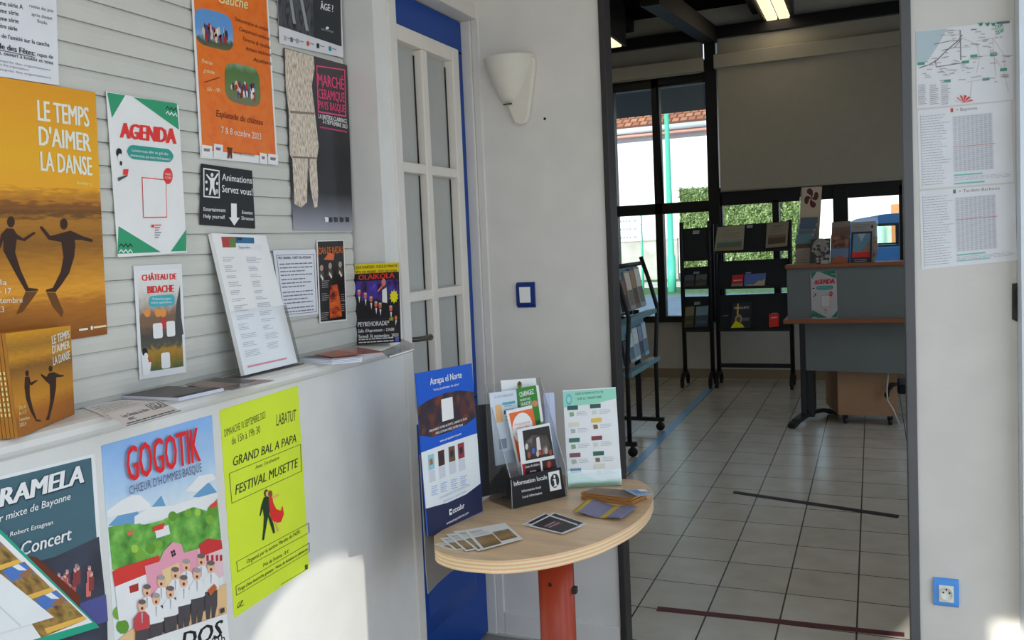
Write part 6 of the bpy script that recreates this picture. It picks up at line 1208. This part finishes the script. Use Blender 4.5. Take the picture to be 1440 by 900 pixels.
MB().box((-14, yk1, -0.05), (12, yk1+3.2, 0.0)).build('pavement', noise_mat('pale_pavement', [(0.3, (176, 172, 164)), (0.7, (200, 196, 188))], 2, 5, 1.3, 0.9), kind='structure')
YWL = yk1+3.2
MB().box((-14, YWL, -0.05), (12, YWL+0.55, 0.06)).build('verge', M_GRASS, kind='stuff', label='grass strip at the foot of the grey block wall outside', cat='grass')
zwl = at(930, 335+3, 'y', YWL+0.7).z
M_BLOCK = noise_mat('grey_block', [(0.3, (150, 146, 142)), (0.7, (190, 186, 182))], 1.5, 6, 1.1, 0.9)
xh0 = at(957, 330, 'y', YWL+0.8).x
b = MB(); b.box((-14, YWL+0.7, 0), (xh0-0.1, YWL+0.9, zwl)).box((-14, YWL+0.66, zwl), (xh0-0.1, YWL+0.94, zwl+0.05))
tag(b.build('garden_wall', M_BLOCK), 'low grey block garden wall across the road', 'wall')
# hedge
M_LEAF = noise_mat('hedge_leaves', [(0.36, (52, 70, 40)), (0.5, (104, 128, 72)), (0.62, (150, 166, 118)), (0.74, (196, 200, 184))], 26, 8, 1.0, 0.8)  # palest stop puts sunlit highlights into the leaf colour
M_LEAF2 = noise_mat('hedge_leaf_blades', [(0.32, (66, 86, 46)), (0.5, (112, 138, 76)), (0.62, (160, 174, 126)), (0.75, (212, 214, 204))], 7, 5, 1.0, 0.8)  # whitish stop is leaf highlight put into the colour
yh = YWL+0.85; xh1 = at(1130, 330, 'y', yh).x; zh = at(980, 264, 'y', yh).z
r = random.Random(11); b = MB()
nx, nz = 60, 14
def hp2(i, j, yy): return V((xh0+(xh1-xh0)*i/nx, yy+r.uniform(-0.06, 0.06), zh*j/nz+r.uniform(-0.05, 0.05)))
f0 = [[hp2(i, j, yh) for i in range(nx+1)] for j in range(nz+1)]; f1_ = [[hp2(i, j, yh+1.1) for i in range(nx+1)] for j in range(nz+1)]
vs = [p for row in f0 for p in row]+[p for row in f1_ for p in row]; N = (nx+1)*(nz+1); fs = []
I = lambda i, j, k=0: k*N+j*(nx+1)+i
for j in range(nz):
    for i in range(nx): fs += [(I(i, j), I(i+1, j), I(i+1, j+1), I(i, j+1)), (I(i, j, 1), I(i, j+1, 1), I(i+1, j+1, 1), I(i+1, j, 1))]
for i in range(nx): fs.append((I(i, nz), I(i+1, nz), I(i+1, nz, 1), I(i, nz, 1)))
for j in range(nz): fs += [(I(0, j), I(0, j+1), I(0, j+1, 1), I(0, j, 1)), (I(nx, j), I(nx, j, 1), I(nx, j+1, 1), I(nx, j+1))]
b.add(vs, fs); 
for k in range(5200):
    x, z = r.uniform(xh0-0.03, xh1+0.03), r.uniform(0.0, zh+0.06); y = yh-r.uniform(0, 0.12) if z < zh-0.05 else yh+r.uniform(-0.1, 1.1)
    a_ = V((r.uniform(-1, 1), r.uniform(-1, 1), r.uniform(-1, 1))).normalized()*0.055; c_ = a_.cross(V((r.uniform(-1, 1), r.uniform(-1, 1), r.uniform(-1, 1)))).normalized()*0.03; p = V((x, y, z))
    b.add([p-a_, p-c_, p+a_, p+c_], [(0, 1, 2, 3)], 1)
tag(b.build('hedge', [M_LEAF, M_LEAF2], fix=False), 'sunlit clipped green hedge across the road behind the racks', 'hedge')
# house with tiled roof
YH = YWL+9.0
ze_ = at(935, 184, 'y', YH-0.5).z; zr_ = at(935, 160, 'y', YH-0.5).z
hx0, hx1 = -16.0, at(1006, 300, 'y', YH).x+2.4
hs_ = empty('house', ((hx0+hx1)/2, YH+3, 0), 'sunlit white house with a tiled roof across the road', 'house')
M_HW = mat((226, 224, 220), 0.8, 1.2, name='white_render')
MB().box((hx0, YH, -0.05), (hx1, YH+7, ze_+0.1)).build('wall', M_HW, hs_)
MB().box((hx0-0.2, YH-0.62, ze_-0.12), (hx1+0.3, YH-0.02, ze_+0.02)).build('soffit', mat((196, 140, 130), 0.7, 1.2), hs_)
MB().tube([(hx0-0.2, YH-0.70, ze_+0.12), (hx1+0.3, YH-0.70, ze_+0.12)], 0.13, 10).build('gutter', mat((186, 188, 192), 0.5, 1.2), hs_)
def tile_roof_mat():
    m = bpy.data.materials.new('clay_tiles'); m.use_nodes = True; nt = m.node_tree; b = nt.nodes['Principled BSDF']; b.inputs['Roughness'].default_value = 0.8
    tc_ = nt.nodes.new('ShaderNodeTexCoord'); br = nt.nodes.new('ShaderNodeTexBrick'); br.inputs['Scale'].default_value = 1; br.inputs['Brick Width'].default_value = 0.34; br.inputs['Row Height'].default_value = 0.42; br.inputs['Mortar Size'].default_value = 0.04
    br.inputs['Color1'].default_value = (*LC((186, 120, 84), 1.1), 1); br.inputs['Color2'].default_value = (*LC((150, 88, 62), 1.1), 1); br.inputs['Mortar'].default_value = (*LC((96, 58, 46), 1), 1)
    nt.links.new(tc_.outputs['Object'], br.inputs[0]); nt.links.new(br.outputs[0], b.inputs['Base Color']); return m
q = [V((hx0-0.2, YH-0.72, ze_+0.2)), V((hx1+0.3, YH-0.72, ze_+0.2)), V((hx1+0.3, YH+3.5, ze_+2.3)), V((hx0-0.2, YH+3.5, ze_+2.3))]
b = MB(); b.slab(q, (0, 0, 0.12))
q = [V((hx0-0.2, YH+3.5, ze_+2.3)), V((hx1+0.3, YH+3.5, ze_+2.3)), V((hx1+0.3, YH+7.7, ze_+0.2)), V((hx0-0.2, YH+7.7, ze_+0.2))]; b.slab(q, (0, 0, 0.12))
b.build('roof', tile_roof_mat(), hs_)
# white building and orange panel behind the van
YB2 = YH+1.0
x0_ = at(1128, 300, 'y', YB2).x; 
bd = empty('building', (x0_+8, YB2+3, 0), 'white rendered building beyond the blue van', 'building')
MB().box((x0_, YB2, -0.05), (x0_+22, YB2+6, 6.5)).build('wall', M_HW, bd)
ox0, ox1, oz0, oz1 = at(1253, 300, 'y', YB2).x, at(1275, 300, 'y', YB2).x, at(1260, 345, 'y', YB2).z, at(1260, 287, 'y', YB2).z
MB().box((ox0, YB2-0.12, 0.0), (ox1, YB2-0.01, oz1)).build('orange_panel', mat((222, 120, 78), 0.7, 1.3), bd)
# dark canopy over the front windows
zcan = 3.2; yc = at(935, 160, 'z', zcan).y
b = MB(); b.box((-4.5, YF+0.125, zcan), (4.5, yc, zcan+0.14)); tag(b.build('canopy', mat((10, 11, 13), 0.8, 1.0)), 'dark flat canopy projecting outside above the front windows', 'canopy')
# lamp post, thin post and sign
M_GP = mat((70, 160, 138), 0.4, 1.5, name='green_post_paint')
ypole = at(943, 412, 'z', -0.02).y+0.35
p_ = at(945, 400, 'y', ypole); pt = at(939, 160, 'y', ypole)
lpst = empty('lamp_post', (p_.x, ypole, -0.05), 'tall tapering turquoise lamp post outside the left window', 'post')
xl_ = p_.x; MB().tube([(xl_, ypole, -0.0145), (xl_, ypole, 1.0), (xl_, ypole, 1.02), (xl_, ypole, 6.5)], 0.1, 14, rs=[0.115, 0.112, 0.09, 0.05]).build('pole', M_GP, lpst)
MB().tube([(xl_, ypole, 0.0), (xl_, ypole, 0.9)], 0.12, 14).build('base_sleeve', M_GP, lpst)
ysg = ypole+1.2
sp_ = at(904.5, 400, 'y', ysg); sg = empty('road_sign', (sp_.x, ysg, 0), 'white road direction sign on a thin green post outside', 'sign')
MB().tube([(sp_.x, ysg, -0.0145), (sp_.x, ysg, at(904, 300, 'y', ysg).z)], 0.035, 8).build('post', M_GP, sg)
for k in range(3):
    z1_ = at(885, 306+k*11.5, 'y', ysg).z; z0_ = at(885, 316+k*11.5, 'y', ysg).z; xa = at(858, 310, 'y', ysg).x; xb = at(902, 310, 'y', ysg).x
    pb = MB().box((xa, ysg-0.06, z0_), (xb, ysg-0.036, z1_)).build('panel', mat((214, 214, 214), 0.5, 1.3), sg)
    b = MB(); hh = z1_-z0_; rr_ = random.Random(k); x = xa+0.12
    while x < xb-0.35: b.box((x, ysg-0.064, z0_+hh*0.35), (x+0.06, ysg-0.061, z0_+hh*0.68)); x += 0.09
    b.slab([(xb-0.22, ysg-0.064, z0_+hh*0.3), (xb-0.22, ysg-0.064, z0_+hh*0.72), (xb-0.08, ysg-0.064, z0_+hh*0.51)], (0, 0.003, 0)); b.build('marks', mat((150, 154, 160), 0.5, 1.0), pb)
# blue van
YV = 13.6
vx0 = at(1190, 310, 'y', YV).x; zvt = at(1250, 299, 'y', YV).z; zvb = at(1235, 347, 'y', YV).z; zwt = at(1250, 315, 'y', YV).z
van = empty('van', (vx0+2.2, YV+0.9, -0.05), 'light blue van parked outside the right-hand window', 'van')
M_VAN = mat((92, 150, 214), 0.25, 1.35, name='blue_car_paint')
Lv = 4.4
pr_ = [(0.0, 0.15), (0.0, zvb-0.02), (0.05, zvb+0.0), (Lv, zvb), (Lv, 0.15)]
b = MB(); W_ = 1.75
b.slab([(vx0+x, YV, z-0.0) for x, z in pr_], (0, W_, 0))
b.build('lower_body', M_VAN, van, bevel=0.03)
def arch(inset, zt): return [(0.0, zvb), (0.02, zt-0.26), (0.10, zt-0.12), (0.35, zt-0.03), (0.9, zt), (2.6, zt), (3.4, zt-0.06), (Lv-0.5, zvb)]
b = MB(); A_ = arch(0, zvt)
b.slab([(vx0+0.0, YV+0.02, zwt), (vx0+0.03, YV+0.02, zvt-0.10), (vx0+0.12, YV+0.02, zvt-0.06), (vx0+0.45, YV+0.02, zvt-0.015), (vx0+0.9, YV+0.02, zvt), (vx0+2.6, YV+0.02, zvt), (vx0+3.3, YV+0.02, zvt-0.05), (vx0+3.5, YV+0.02, zwt)], (0, W_-0.04, 0)); b.build('roof', M_VAN, van, bevel=0.03)
wx0 = at(1231, 330, 'y', YV).x; wx1 = at(1266, 330, 'y', YV).x
for yy in (YV+0.02, YV+W_-0.06):
    b = MB(); b.box((vx0+0.02, yy, zvb-0.005), (wx0, yy+0.04, zwt+0.005)).box((wx1, yy, zvb-0.005), (wx1+0.1, yy+0.04, zwt+0.005)).box((wx1+0.95, yy, zvb-0.005), (wx1+1.05, yy+0.04, zwt+0.005)).box((vx0+3.3, yy, zvb-0.005), (vx0+3.48, yy+0.04, zwt+0.005)); b.build('pillars', M_VAN, van)
    b = MB(); t_ = 0.022
    b.box((wx0-0.02, yy-0.008, zvb-0.012), (wx1+0.02, yy, zvb+t_)).box((wx0-0.02, yy-0.008, zwt-t_), (wx1+0.02, yy, zwt+0.012)).box((wx0-0.02, yy-0.008, zvb), (wx0+t_, yy, zwt)).box((wx1-t_, yy-0.008, zvb), (wx1+0.02, yy, zwt)); b.build('window_trim', mat((40, 52, 66), 0.4, 1.0), van)
    MB().box((wx0+0.02, yy+0.015, zvb), (wx1-0.02, yy+0.02, zwt)).build('window', glass_mat('van_glass', (0.85, 0.97, 0.92), 0.05), van)
for x in (0.75, 3.5):
    for yy in (YV-0.02, YV+W_-0.18):
        w_ = MB().lathe((vx0+x, yy, 0.28), [(0, 0), (0.33, 0), (0.33, 0.2), (0, 0.2)], (0, 1, 0), 24).build('wheel', mat((30, 30, 32), 0.7, 1.0), van)
        MB().lathe((vx0+x, yy-0.006, 0.28), [(0, 0), (0.2, 0), (0.2, 0.005), (0, 0.005)], (0, 1, 0), 20).build('hubcap', mat((150, 152, 156), 0.3, 1.0), w_)
